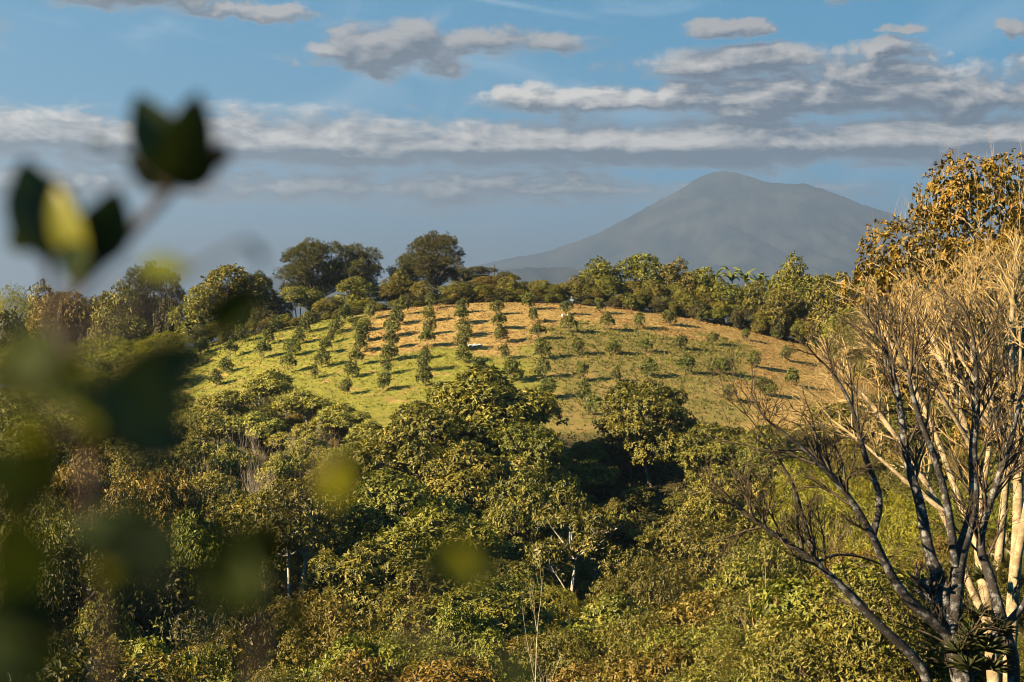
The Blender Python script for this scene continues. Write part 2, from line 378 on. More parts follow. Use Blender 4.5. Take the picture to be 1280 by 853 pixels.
# ------------------------------------------------------------------ mountain and far ridges
def height_range(name, Y0, depth, prof, rough, x_pad, label, seed):
    px = np.array([p[0] for p in prof], float); pz = np.array([(HOR - p[1]) / FPX * Y0 for p in prof])
    xs = np.linspace((px[0] - CX) / FPX * Y0, (px[-1] - CX) / FPX * Y0, 260); ys = np.linspace(-1, 1, 120)
    X, S = np.meshgrid(xs, ys)
    h = np.interp(X / Y0 * FPX + CX, px, pz)
    ker = np.array([0, .25, .5, .25, 0])
    h = np.apply_along_axis(lambda r: np.convolve(np.pad(r, 2, 'edge'), ker, 'valid'), 1, h)
    fall = np.where(S < 0, np.clip(1 - np.abs(S), 0, 1) ** 1.15, np.clip(1 - np.abs(S) * 1.1, 0, 1))
    rr = Y0 * .012
    rav = np.abs(wav(X, S * depth, rr * 1.6, seed, 9)) + .5 * np.abs(wav(X, S * depth, rr * .6, seed + 5, 9))
    crest = 1 - np.exp(-(S * 5) ** 2)
    Z = -330 + (h + 330) * fall - rough * Y0 * rav * crest * np.clip(fall * 1.5, 0, 1) + (.0012 * wav(X, S * depth, rr * .35, seed + 3) + .0006 * wav(X, S * depth, rr * .12, seed + 8)) * Y0 * fall
    V = np.stack([X, Y0 + S * depth, Z], -1).reshape(-1, 3)
    i = np.arange(V.shape[0]).reshape(X.shape)
    q = np.stack([i[:-1, :-1], i[:-1, 1:], i[1:, 1:], i[1:, :-1]], -1).reshape(-1)
    m, t = new_mat(name + '_forest')
    c = t.node('ShaderNodeTexCoord').outputs['Object']
    n = t.noise(c, 1 / (Y0 * .03), 7, .65)
    pb = t.node('ShaderNodeBsdfPrincipled'); t.put(pb.inputs['Base Color'], t.mix(t.smooth(n, .35, .7), (.010, .016, .018), (.055, .058, .048)))
    pb.inputs['Roughness'].default_value = 1; pb.inputs['Specular IOR Level'].default_value = 0
    oo = t.node('ShaderNodeOutputMaterial'); t.l.new(pb.outputs[0], oo.inputs[0])
    o = obj(name, raw_mesh(name, V, q, np.arange(len(q) // 4) * 4, m, smooth=True))
    o['kind'] = 'structure'; o['label'] = label; o['category'] = 'mountain'
    return o
height_range('mountain', 12000, 3200, [(420, 372), (520, 352), (610, 328), (690, 312), (750, 290), (800, 262), (850, 236), (870, 222), (890, 214), (908, 212), (930, 217), (955, 226), (985, 229), (1005, 228), (1030, 236), (1070, 252), (1110, 265), (1160, 290), (1230, 318), (1320, 345), (1500, 385)],
             .015, 0, 'broad hazy blue mountain with a rounded peak and long slopes', 2)
height_range('foothill', 7000, 1200, [(540, 385), (600, 342), (640, 335), (700, 333), (760, 340), (820, 352), (900, 372), (1000, 395)],
             .004, 0, 'low hazy foothill ridge in front of the mountain', 11)
height_range('far_ridge', 9000, 1500, [(-200, 372), (-60, 366), (60, 372), (200, 368), (300, 352), (345, 343), (380, 348), (450, 360), (520, 380), (560, 396)],
             .004, 0, 'faint distant ridge showing between the hilltop trees', 7)

# ------------------------------------------------------------------ plant prototypes
def bez(a, b, rng, k=5, sag=.12):
    a = np.array(a, float); b = np.array(b, float); s = np.linspace(0, 1, k)[:, None]
    d = np.linalg.norm(b - a); mid = (a + b) / 2 + rng.normal(0, sag * d, 3) * np.array([1, 1, .4]) + np.array([0, 0, sag * d * .6])
    return (1 - s) ** 2 * a + 2 * s * (1 - s) * mid + s ** 2 * b
def make_tree(seed, H, Wd, nl, tips, rl, L, asp=.42, droop=.35, base=.3, lob=(.17, .27), squash=.75, inner=.12,
              lean=0., trunk_r=None, stems=1, zmin=-.35, theta=(.6, 1.6), up=.25, flat=1.0):
    rng = np.random.RandomState(seed)
    zc = H * (base + 1) / 2; rz = H * (1 - base) / 2; rx = Wd / 2
    C = []
    tries = 0
    while len(C) < nl and tries < 4000:
        tries += 1
        d = unit(rng.normal(0, 1, 3)); rad = rng.uniform(.35, .8) if len(C) else .7
        if not C: d = np.array([.1, 0, 1.])
        r = Wd * rng.uniform(*lob)
        c = np.array([d[0] * rx * rad, d[1] * rx * rad, zc + d[2] * rz * rad * flat])
        c[:2] *= 1 - .25 * max(0, -d[2])
        c[2] = min(c[2], H - r * squash)
        c[2] = max(c[2], r * squash * .7)
        if all(np.linalg.norm((c - q[0]) / np.array([1, 1, .8])) > .75 * max(r, q[1]) for q in C): C.append((c, r))
    lc = np.array([c for c, _ in C]); lr = np.array([r for _, r in C])
    n_each = np.maximum((tips * lr ** 2 / (lr ** 2).sum()).astype(int), 6)
    P, Ax, G_ = [], [], []
    for i, (c, r) in enumerate(C):
        d = unit(rng.normal(0, 1, (n_each[i] * 2, 3))); d = d[d[:, 2] > zmin][:n_each[i]]
        bump = 1 + .16 * np.sin(d[:, 0] * 5 + i) * np.sin(d[:, 1] * 6 + i * 2) + .10 * np.sin(d[:, 2] * 9 + d[:, 0] * 7)
        rad = r * rng.uniform(.82, 1.06, len(d)) * bump
        k = rng.rand(len(d)) < inner; rad = np.where(k, r * rng.uniform(.3, .8, len(d)), rad)
        p = c + d * rad[:, None] * np.array([1, 1, squash])
        q = np.linalg.norm((p[:, None] - lc[None]) / np.array([1, 1, squash]), axis=2) / lr[None]; q[:, i] = 9
        ok = q.min(1) > .72
        P.append(p[ok]); Ax.append(d[ok]); G_.append(np.full(ok.sum(), rng.uniform(-.12, .12)))
    P = np.concatenate(P); Ax = np.concatenate(Ax); gt_ = np.concatenate(G_)
    Ax = unit(Ax + np.array([0, 0, up]) + rng.normal(0, .25, Ax.shape))
    n = len(P)
    axr = np.repeat(Ax, rl, 0)
    phi = (np.tile(np.arange(rl) / rl, n) * 2 * np.pi * 1.618 * 3 + rng.uniform(0, 6.28, n * rl))
    th = rng.uniform(theta[0], theta[1], n * rl)
    ref = np.where(np.abs(axr[:, 2:3]) > .9, np.array([1., 0, 0]), np.array([0, 0, 1.]))
    A_ = unit(np.cross(axr, ref)); B_ = np.cross(axr, A_)
    D = axr * np.cos(th)[:, None] + (A_ * np.cos(phi)[:, None] + B_ * np.sin(phi)[:, None]) * np.sin(th)[:, None]
    D = unit(D + np.array([0, 0, -droop]) * rng.uniform(.4, 1.2, (len(D), 1)))
    tipoff = np.repeat(rng.uniform(0, 1, n), rl)
    pos = np.repeat(P, rl, 0) + D * L * .06 + rng.normal(0, L * .22, (n * rl, 3))
    ll = L * rng.uniform(.7, 1.25, n * rl); ww = ll * asp * rng.uniform(.8, 1.2, n * rl)
    tint = np.clip(.45 + np.repeat(gt_, rl) + (tipoff - .5) * .45 + rng.normal(0, .16, n * rl), 0, 1)
    Nn = axr + np.array([0, 0, .3]) + rng.normal(0, .35, axr.shape)
    leaf = leaves(pos, D, Nn, ll, ww, tint)
    # trunk and limbs
    tr = trunk_r or H * .018
    polys = []
    for s in range(stems):
        b0 = np.array([rng.normal(0, .12 * Wd * (stems > 1)), rng.normal(0, .12 * Wd * (stems > 1)), -.35])
        fk = np.array([lean * H + rng.normal(0, .03 * Wd), rng.normal(0, .03 * Wd), H * (base + .12)]) + b0 * np.array([1.3, 1.3, 0])
        pts = bez(b0, fk, rng, 6, .05); polys.append((pts, np.linspace(tr * 1.25, tr * .75, 6) / math.sqrt(stems)))
        top = pts[-1]
        for i in range(s, len(C), stems):
            c = lc[i] + np.array([0, 0, -.25 * lr[i]])
            st = pts[-1] if c[2] > pts[-1][2] or rng.rand() < .4 else pts[3]
            pl = bez(st, c, rng, 6, .10); polys.append((pl, np.linspace(tr * .55, tr * .22, 6) / math.sqrt(stems) * 1.1))
            for j in range(7):
                d = unit(rng.normal(0, 1, 3)); d[2] = abs(d[2]) * .8 - .1
                e = lc[i] + d * lr[i] * np.array([1, 1, squash]) * .95
                polys.append((bez(pl[rng.randint(3, 6)], e, rng, 4, .1), np.linspace(tr * .2, tr * .05, 4)))
    return leaf, polys
PROTO = {}
def proto(kind, leafm, barkm, variants, **kw):
    lst = []
    for sd in range(variants):
        kw2 = dict(kw); H = kw['H']; Wd = kw['Wd']
        leaf, polys = make_tree(hash_(kind) + sd * 37, **kw2)
        cm = raw_mesh(kind + '_crown', *leaf[:3], M[leafm], {'tint': ('FACE', leaf[3])})
        tm = tube_mesh(kind + '_trunk', polys, M[barkm])
        v = leaf[0]; top = np.percentile(v[:, 2], 99.7); wid = np.percentile(np.hypot(v[:, 0], v[:, 1]), 98) * 2
        lst.append((tm, cm, top, wid))
    PROTO[kind] = lst
def hash_(s): return sum((i + 3) * ord(c) for i, c in enumerate(s)) % 9973
proto('broadleaf_tree', 'broad', 'bark', 3, H=10, Wd=10, nl=28, tips=3000, rl=10, L=.31, droop=.55, base=.12, lob=(.11, .20), inner=.08)
proto('grove_tree', 'light', 'bark_pale', 3, H=8, Wd=6, nl=13, tips=1500, rl=7, L=.25, base=.48, lob=(.13, .22), inner=.2, stems=2, trunk_r=.14)
proto('ridge_tree', 'ridge', 'bark', 4, H=8, Wd=7, nl=20, tips=1600, rl=6, L=.34, base=.0, lob=(.14, .22), squash=.9)
proto('scrub_bush', 'olive', 'twig_brown', 3, H=5, Wd=6, nl=22, tips=6600, rl=5, L=.12, base=.05, lob=(.14, .22), stems=3, trunk_r=.07, inner=.25, droop=.2)
proto('dry_bush', 'brown', 'twig_brown', 3, H=5, Wd=6, nl=18, tips=3400, rl=6, L=.18, base=.05, lob=(.14, .23), stems=3, trunk_r=.07, inner=.2, droop=.4)
proto('lime_bush', 'lime', 'twig_brown', 2, H=6, Wd=7, nl=22, tips=5200, rl=5, L=.20, asp=.16, base=.05, lob=(.15, .25), stems=3, trunk_r=.06, droop=.5)
proto('leafy_bush', 'bright', 'bark', 3, H=5, Wd=5, nl=16, tips=2700, rl=7, L=.165, asp=.5, base=.05, lob=(.15, .25), stems=2, trunk_r=.08)
proto('pine_tree', 'pine', 'bark', 2, H=13, Wd=10, nl=34, tips=2600, rl=10, L=.42, asp=.12, droop=.0, base=.15, lob=(.10, .16), squash=.85, inner=.3, trunk_r=.2, up=.6, theta=(.1, 1.1))
proto('dark_bush', 'dark', 'bark', 2, H=4, Wd=5, nl=14, tips=1200, rl=6, L=.26, base=.0, lob=(.15, .25), squash=.9, stems=2, trunk_r=.07)
proto('half_bare_tree', 'olive', 'bark_pale', 1, H=9.5, Wd=9.5, nl=13, tips=620, rl=8, L=.27, base=.45, lob=(.08, .13), squash=.6, inner=.2, trunk_r=.12, flat=.9, lean=.05)
proto('open_tree', 'broad', 'bark_pale', 1, H=9, Wd=10, nl=18, tips=2100, rl=8, L=.26, base=.42, lob=(.13, .20), squash=.6, trunk_r=.17, stems=2)
proto('orchard_bush', 'orchard', 'bark', 5, H=2.0, Wd=1.8, nl=8, tips=190, rl=7, L=.21, base=.02, lob=(.2, .3), squash=1.0, trunk_r=.04, inner=.2, droop=.1, up=.6)

MINR = [.0035]
def grow(polys, p, d, length, r, level, rng, nseg=5, spread=.55, upt=.12, kids=(5, 4, 4), taper=.35, ratio=.55, wob=.12):
    pts = [p]; dd = d
    for i in range(nseg):
        dd = unit(dd + rng.normal(0, wob, 3) + np.array([0, 0, upt * .5])); pts.append(pts[-1] + dd * length / nseg)
    pts = np.array(pts); rad = np.linspace(r, r * taper, nseg + 1); polys.append((pts, rad))
    if level <= 0: return
    for k in range(kids[-level] if level <= len(kids) else 3):
        f = rng.uniform(.3, 1.0); i = min(int(f * nseg), nseg - 1); q = pts[i] + (pts[i + 1] - pts[i]) * (f * nseg - i)
        side = unit(np.cross(dd, rng.normal(0, 1, 3)))
        nd = unit(dd + side * spread * rng.uniform(.6, 1.3) + np.array([0, 0, upt]))
        grow(polys, q, nd, length * ratio * rng.uniform(.7, 1.2), max(rad[i] * .62, MINR[0]), level - 1, rng, max(nseg - 1, 3), spread, upt, kids, taper, ratio, wob)
for kind, mt in (('bare_shrub', 'twig_pale'),):
    lst = []
    for sd in range(3):
        rng = np.random.RandomState(900 + sd); polys = []
        for s in range(9):
            a = rng.uniform(0, 6.28); d = unit(np.array([math.cos(a) * .28, math.sin(a) * .28, 1.]))
            grow(polys, np.array([math.cos(a) * .35, math.sin(a) * .35, -.3]), d, rng.uniform(3.2, 4.6), .045, 3, rng, 5, .38, .15, (5, 4, 3))
        me = tube_mesh(kind + '_branches', polys, M[mt]); z = np.concatenate([p[0] for p in polys])
        lst.append((me, None, z[:, 2].max(), np.percentile(np.hypot(z[:, 0], z[:, 1]), 98) * 2))
    PROTO[kind] = lst

rnd = random.Random(11)
NTHING = [0]
def plant(kind, x, y, height, width, label, cat, group=None, var=None, rot=None, name=None):
    tm, cm, top, wid = PROTO[kind][(NTHING[0] if var is None else var) % len(PROTO[kind])]
    NTHING[0] += 1
    e = bpy.data.objects.new(name or kind, None); COL.objects.link(e); e.empty_display_size = .3
    e.location = (x, y, gz(x, y)); e.rotation_euler = (0, 0, rnd.uniform(0, 6.28) if rot is None else rot)
    sc = (width / wid, width / wid, height / top); e.scale = sc
    obj('trunk' if cm else 'branches', tm, e)
    if cm: obj('crown', cm, e)
    return tag(e, label, cat, group)
OCC = []; MARKS = []; RG = 'trees along the hilltop'
def put(kind, px, top, wpx, Y, label, cat='tree', group=None, **kw):
    """a plant whose top shows at pixel (px, top), standing on the ground Y metres away"""
    q = at(px, top, Y); h = q.z - gz(q.x, Y); w = wpx / FPX * Y
    OCC.append((q.x, Y, w / 2))
    if kind in ('ridge_tree', 'grove_tree', 'pine_tree') and w > 1.3 * h:
        dx_ = w * .27; w *= .62
        x2 = q.x + dx_; h2 = max((q.z - gz(x2, Y + 1.2)) * rnd.uniform(.8, .92), 1.2)
        plant(kind, x2, Y + 1.2, h2, w, 'lower companion touching the ' + label if group == RG else label, cat, group)
        q.x -= dx_; h = q.z - gz(q.x, Y)
    w = max(w, .62 * h)
    if group and group.startswith('trees in'): MARKS.append((q.x, Y, label))
    return plant(kind, q.x, Y, max(h, 1.0), w, label, cat, group, **kw)

# ------------------------------------------------------------------ orchard on the hill
ORCH = [(251, 444), (240, 461), (289, 448), (282, 467), (301, 429), (270, 483), (336, 432), (328, 450), (346, 416), (383, 417), (374, 431), (366, 447),
 (361, 467), (420, 417), (445, 415), (457, 415), (413, 430), (407, 443), (403, 460), (393, 474), (453, 428), (450, 441), (446, 458), (439, 474),
 (434, 494), (431, 402), (463, 400), (502, 394), (496, 408), (538, 387), (537, 403), (490, 423), (489, 437), (488, 452), (484, 469), (480, 489),
 (536, 420), (534, 435), (532, 449), (531, 465), (531, 484), (577, 392), (577, 406), (580, 422), (579, 439), (580, 455), (620, 394), (624, 412), (626, 429),
 (631, 450), (661, 387), (667, 404), (672, 425), (678, 449), (677, 473), (683, 499), (707, 394), (712, 418), (722, 444), (725, 477), (730, 504),
 (750, 392), (760, 415), (768, 444), (771, 478), (789, 389), (799, 412), (807, 442), (812, 472), (830, 389), (838, 407), (850, 438), (858, 468),
 (879, 403), (891, 431), (897, 468), (907, 470), (911, 503), (919, 404), (933, 426), (943, 460), (952, 495), (955, 408), (970, 424), (983, 452),
 (991, 483), (1019, 440), (1007, 424), (963, 497), (740, 520), (640, 478), (600, 470), (790, 505)]
for i, (px, py) in enumerate(ORCH):
    x, y, z = hit(px, py)
    small = px > 870 or rnd.random() < .15
    h = rnd.uniform(1.7, 2.3) if small else rnd.uniform(2.1, 2.8); w = h * rnd.uniform(.78, 1.05)
    if px > 640:
        r_ = 0 if py < 398 else 1 if py < 421 else 2 if py < 452 else 3 if py < 486 else 4
        lab = 'young orchard bush on the dry slope, ' + ('in the row nearest the hilltop hedge', 'second row down from the hilltop hedge', 'third row down from the hilltop hedge', 'fourth row down from the hilltop hedge', 'lowest row just above the valley wood')[r_]
    elif px > 470:
        r_ = int(np.argmin([abs(px - q_) for q_ in (489, 534, 578, 625)]))
        lab = 'young orchard bush ' + ('in the straight row below the tallest pine, where green turf meets soil', 'in the straight row that ends by the fallen branch', 'in the straight row beside the crumpled sheet', 'in the straight row between the crumpled sheet and the worker')[r_]
    else:
        r_ = int(np.argmin([abs(px - 28 * (450 - py) / 70 - q_) for q_ in (262, 300, 332, 365, 402, 440)]))
        lab = 'orchard bush on the green flank, ' + ('row beside the scrub meadow', 'second row from the scrub meadow', 'third row from the scrub meadow', 'fourth row from the scrub meadow', 'fifth row from the scrub meadow', 'row at the edge of the bare soil')[r_]
    grp = 'orchard: ' + lab.split('bush ')[1]
    plant('orchard_bush', x, y, h, w, lab, 'bush', grp)
    OCC.append((x, y, .6))

# ------------------------------------------------------------------ hilltop trees
RG = 'trees along the hilltop'
T = [
 ('pine_tree', 392, 300, 95, 226, 'tall pine with an open crown, standing beside the other hilltop pine'),
 ('pine_tree', 445, 306, 80, 228, 'tall brownish pine touching the taller open pine on the hilltop'),
 ('pine_tree', 545, 291, 85, 230, 'tallest dark pine above the lime bushes at the hilltop'),
 ('pine_tree', 508, 318, 50, 233, 'slim dark pine behind the lime hilltop trees'),
 ('pine_tree', 190, 330, 85, 232, 'thin crowned pine rising over the left hilltop trees'),
 ('ridge_tree', 150, 356, 80, 226, 'olive hilltop tree beside the thin crowned pine'),
 ('ridge_tree', 292, 332, 95, 214, 'tall lit green tree at the left end of the orchard'),
 ('ridge_tree', 250, 360, 75, 208, 'bright bushy tree below the tall green tree by the orchard'),
 ('pine_tree', 322, 340, 40, 222, 'small dark pine next to the tall green tree'),
 ('ridge_tree', 345, 366, 55, 220, 'brownish tree between the dark small pine and the tall pines'),
 ('open_tree', 375, 358, 60, 214, 'slender tree with a pale bare trunk at the edge of the orchard'),
 ('ridge_tree', 410, 368, 60, 214, 'green tree under the tall pines'),
 ('ridge_tree', 470, 346, 90, 212, 'broad yellow green tree behind the orchard rows'),
 ('ridge_tree', 430, 372, 70, 208, 'low yellow green tree at the orchard edge'),
 ('ridge_tree', 500, 338, 50, 216, 'bright yellow green tree under the tallest pine'),
 ('ridge_tree', 545, 352, 60, 211, 'dense green tree just behind the orchard rows'),
 ('ridge_tree', 585, 352, 60, 209, 'lime green tree behind the orchard below the dark knoll'),
 ('ridge_tree', 625, 356, 55, 210, 'lime green tree at the foot of the dark knoll'),
 ('ridge_tree', 655, 344, 60, 213, 'bright round tree right of the dark knoll'),
 ('ridge_tree', 690, 350, 40, 211, 'small green tree beside the worker in blue'),
 ('ridge_tree', 722, 345, 40, 212, 'slim green tree behind the worker in blue'),
 ('ridge_tree', 748, 323, 62, 216, 'taller tree with a flat round crown on the hilltop'),
 ('ridge_tree', 803, 318, 70, 218, 'domed dark green tree on the hilltop skyline'),
 ('ridge_tree', 775, 345, 60, 211, 'golden green tree in front of the domed tree'),
 ('ridge_tree', 848, 325, 60, 217, 'olive tree on the skyline beside the domed tree'),
 ('ridge_tree', 830, 350, 60, 211, 'leafy green tree at the orchard edge below the olive skyline tree'),
 ('ridge_tree', 880, 335, 55, 216, 'olive brown tree near the banana plants'),
 ('ridge_tree', 905, 352, 60, 210, 'green tree in front of the banana plants'),
 ('ridge_tree', 868, 362, 50, 208, 'lower green tree by the upper orchard edge'),
 ('ridge_tree', 945, 352, 60, 209, 'shaggy green tree with pale stems by the orchard edge'),
 ('ridge_tree', 992, 320, 62, 214, 'dark domed tree above the right end of the orchard'),
 ('ridge_tree', 1015, 345, 60, 206, 'deep green tree next to the dark domed tree'),
 ('ridge_tree', 975, 362, 60, 203, 'dense green tree at the right end of the orchard'),
 ('ridge_tree', 1045, 342, 90, 196, 'large olive tree with golden leaves at the orchard corner'),
 ('ridge_tree', 1060, 385, 70, 192, 'green tree between the orchard corner and the bare twigs'),
 ('ridge_tree', 1110, 400, 90, 186, 'bushy tree behind the upper bare twigs'),
 ('ridge_tree', 1030, 388, 60, 199, 'dense bushy tree at the lower orchard corner'),
 ('ridge_tree', 1190, 400, 110, 186, 'bushy green tree deep behind the bare crown'),
 ('scrub_bush', 1075, 375, 80, 180, 'olive scrub at the foot of the large orchard corner tree'),
 ('ridge_tree', 1105, 335, 80, 205, 'pale olive tree behind the bare tree crown'),
 ('ridge_tree', 1160, 345, 110, 200, 'olive tree half hidden behind the bare branches'),
 ('ridge_tree', 1230, 350, 110, 200, 'tree behind the bare branches close to the golden tree'),
 ('dark_bush', 575, 333, 40, 258, 'dark tree on the left side of the knoll'),
 ('dark_bush', 600, 333, 45, 262, 'dark bush on top of the knoll'),
 ('dark_bush', 632, 340, 40, 260, 'dark bush on the right shoulder of the knoll'),
 ('dry_bush', 610, 345, 45, 250, 'brown bush on the face of the knoll'),
 ('dark_bush', 655, 352, 40, 258, 'dark low bush at the right end of the knoll'),
 ('dark_bush', 590, 352, 50, 244, 'dark bush below the knoll'),
 ('dry_bush', 75, 366, 95, 232, 'large brown leaved tree on the left hilltop'),
 ('dark_bush', 118, 372, 50, 236, 'dark tree beside the large brown tree'),
 ('ridge_tree', 55, 356, 22, 238, 'thin pale tree poking above the large brown tree'),
 ('lime_bush', 15, 358, 14, 240, 'slim yellow tree standing alone on the left skyline'),
 ('dark_bush', 12, 388, 60, 224, 'dark shrub under the slim yellow tree'),
 ('bare_shrub', 45, 398, 55, 215, 'leafless brownish shrub below the large brown tree'),
 ('bare_shrub', 110, 388, 60, 218, 'leafless grey shrub between the dark trees'),
 ('ridge_tree', 165, 395, 60, 208, 'yellow green shrub tree above the left meadow'),
 ('dark_bush', 210, 372, 50, 222, 'dark tree right of the thin crowned pine'),
 ('dark_bush', 330, 385, 40, 208, 'dark bush at the orchard edge below the small pine'),
 ('scrub_bush', 275, 400, 60, 203, 'olive scrub at the left corner of the orchard'),
 ('lime_bush', 130, 420, 120, 196, 'pale lime scrub in the left meadow'),
 ('lime_bush', 210, 415, 90, 192, 'lime scrub beside the orchard corner'),
 ('lime_bush', 40, 425, 110, 200, 'lime scrub under the leafless shrubs'),
 ('scrub_bush', 185, 442, 110, 180, 'olive scrub at the lower end of the left meadow'),
 ('lime_bush', 80, 452, 130, 180, 'lime scrub low in the left meadow'),
]
for k, px, top, w, Y, lab in T: put(k, px, top, w, Y, lab, 'tree' if 'tree' in k else 'shrub', RG)
HEDGE = [(255, 409), (318, 402), (347, 397), (372, 393), (402, 387), (428, 384), (455, 381), (482, 377), (512, 372), (545, 370), (575, 368), (600, 364), (630, 364), (655, 362),
         (680, 364), (705, 360), (730, 366), (755, 366), (780, 366), (808, 366), (835, 366), (860, 370), (885, 374), (908, 378), (935, 384), (962, 386), (988, 392), (1012, 398)]
HL = {0: 'under the pines', 1: 'below the dark knoll', 2: 'behind the worker', 3: 'below the banana plants'}
for i, (px, top) in enumerate(HEDGE):
    Yh = 210.5 - (abs(px - 640) / 360) ** 1.5 * 8 + rnd.uniform(-.8, 1.2)
    where = HL[0] if px < 520 else HL[1] if px < 665 else HL[2] if px < 790 else HL[3]
    put('dark_bush' if i % 4 == 0 else 'ridge_tree', px + rnd.uniform(-5, 5), top + rnd.uniform(-5, 4), rnd.uniform(30, 42), Yh,
        ('dark' if i % 4 == 0 else 'green') + ' leafy hedge bush at the upper orchard edge ' + where, 'shrub', 'hedge bushes ' + where)

for i, ((pa, ta), (pb, tb)) in enumerate(zip(HEDGE[:-1], HEDGE[1:])):
    px = (pa + pb) / 2; Yh = 208.6 - (abs(px - 640) / 360) ** 1.5 * 8
    where = HL[0] if px < 520 else HL[1] if px < 665 else HL[2] if px < 790 else HL[3]
    if 695 < px < 722: continue
    put('dark_bush' if i % 2 else 'ridge_tree', px, (ta + tb) / 2 + 7 + rnd.uniform(-3, 3), 26, Yh, 'small low bush filling the hedge at the upper orchard edge ' + where, 'shrub', 'small hedge bushes ' + where)
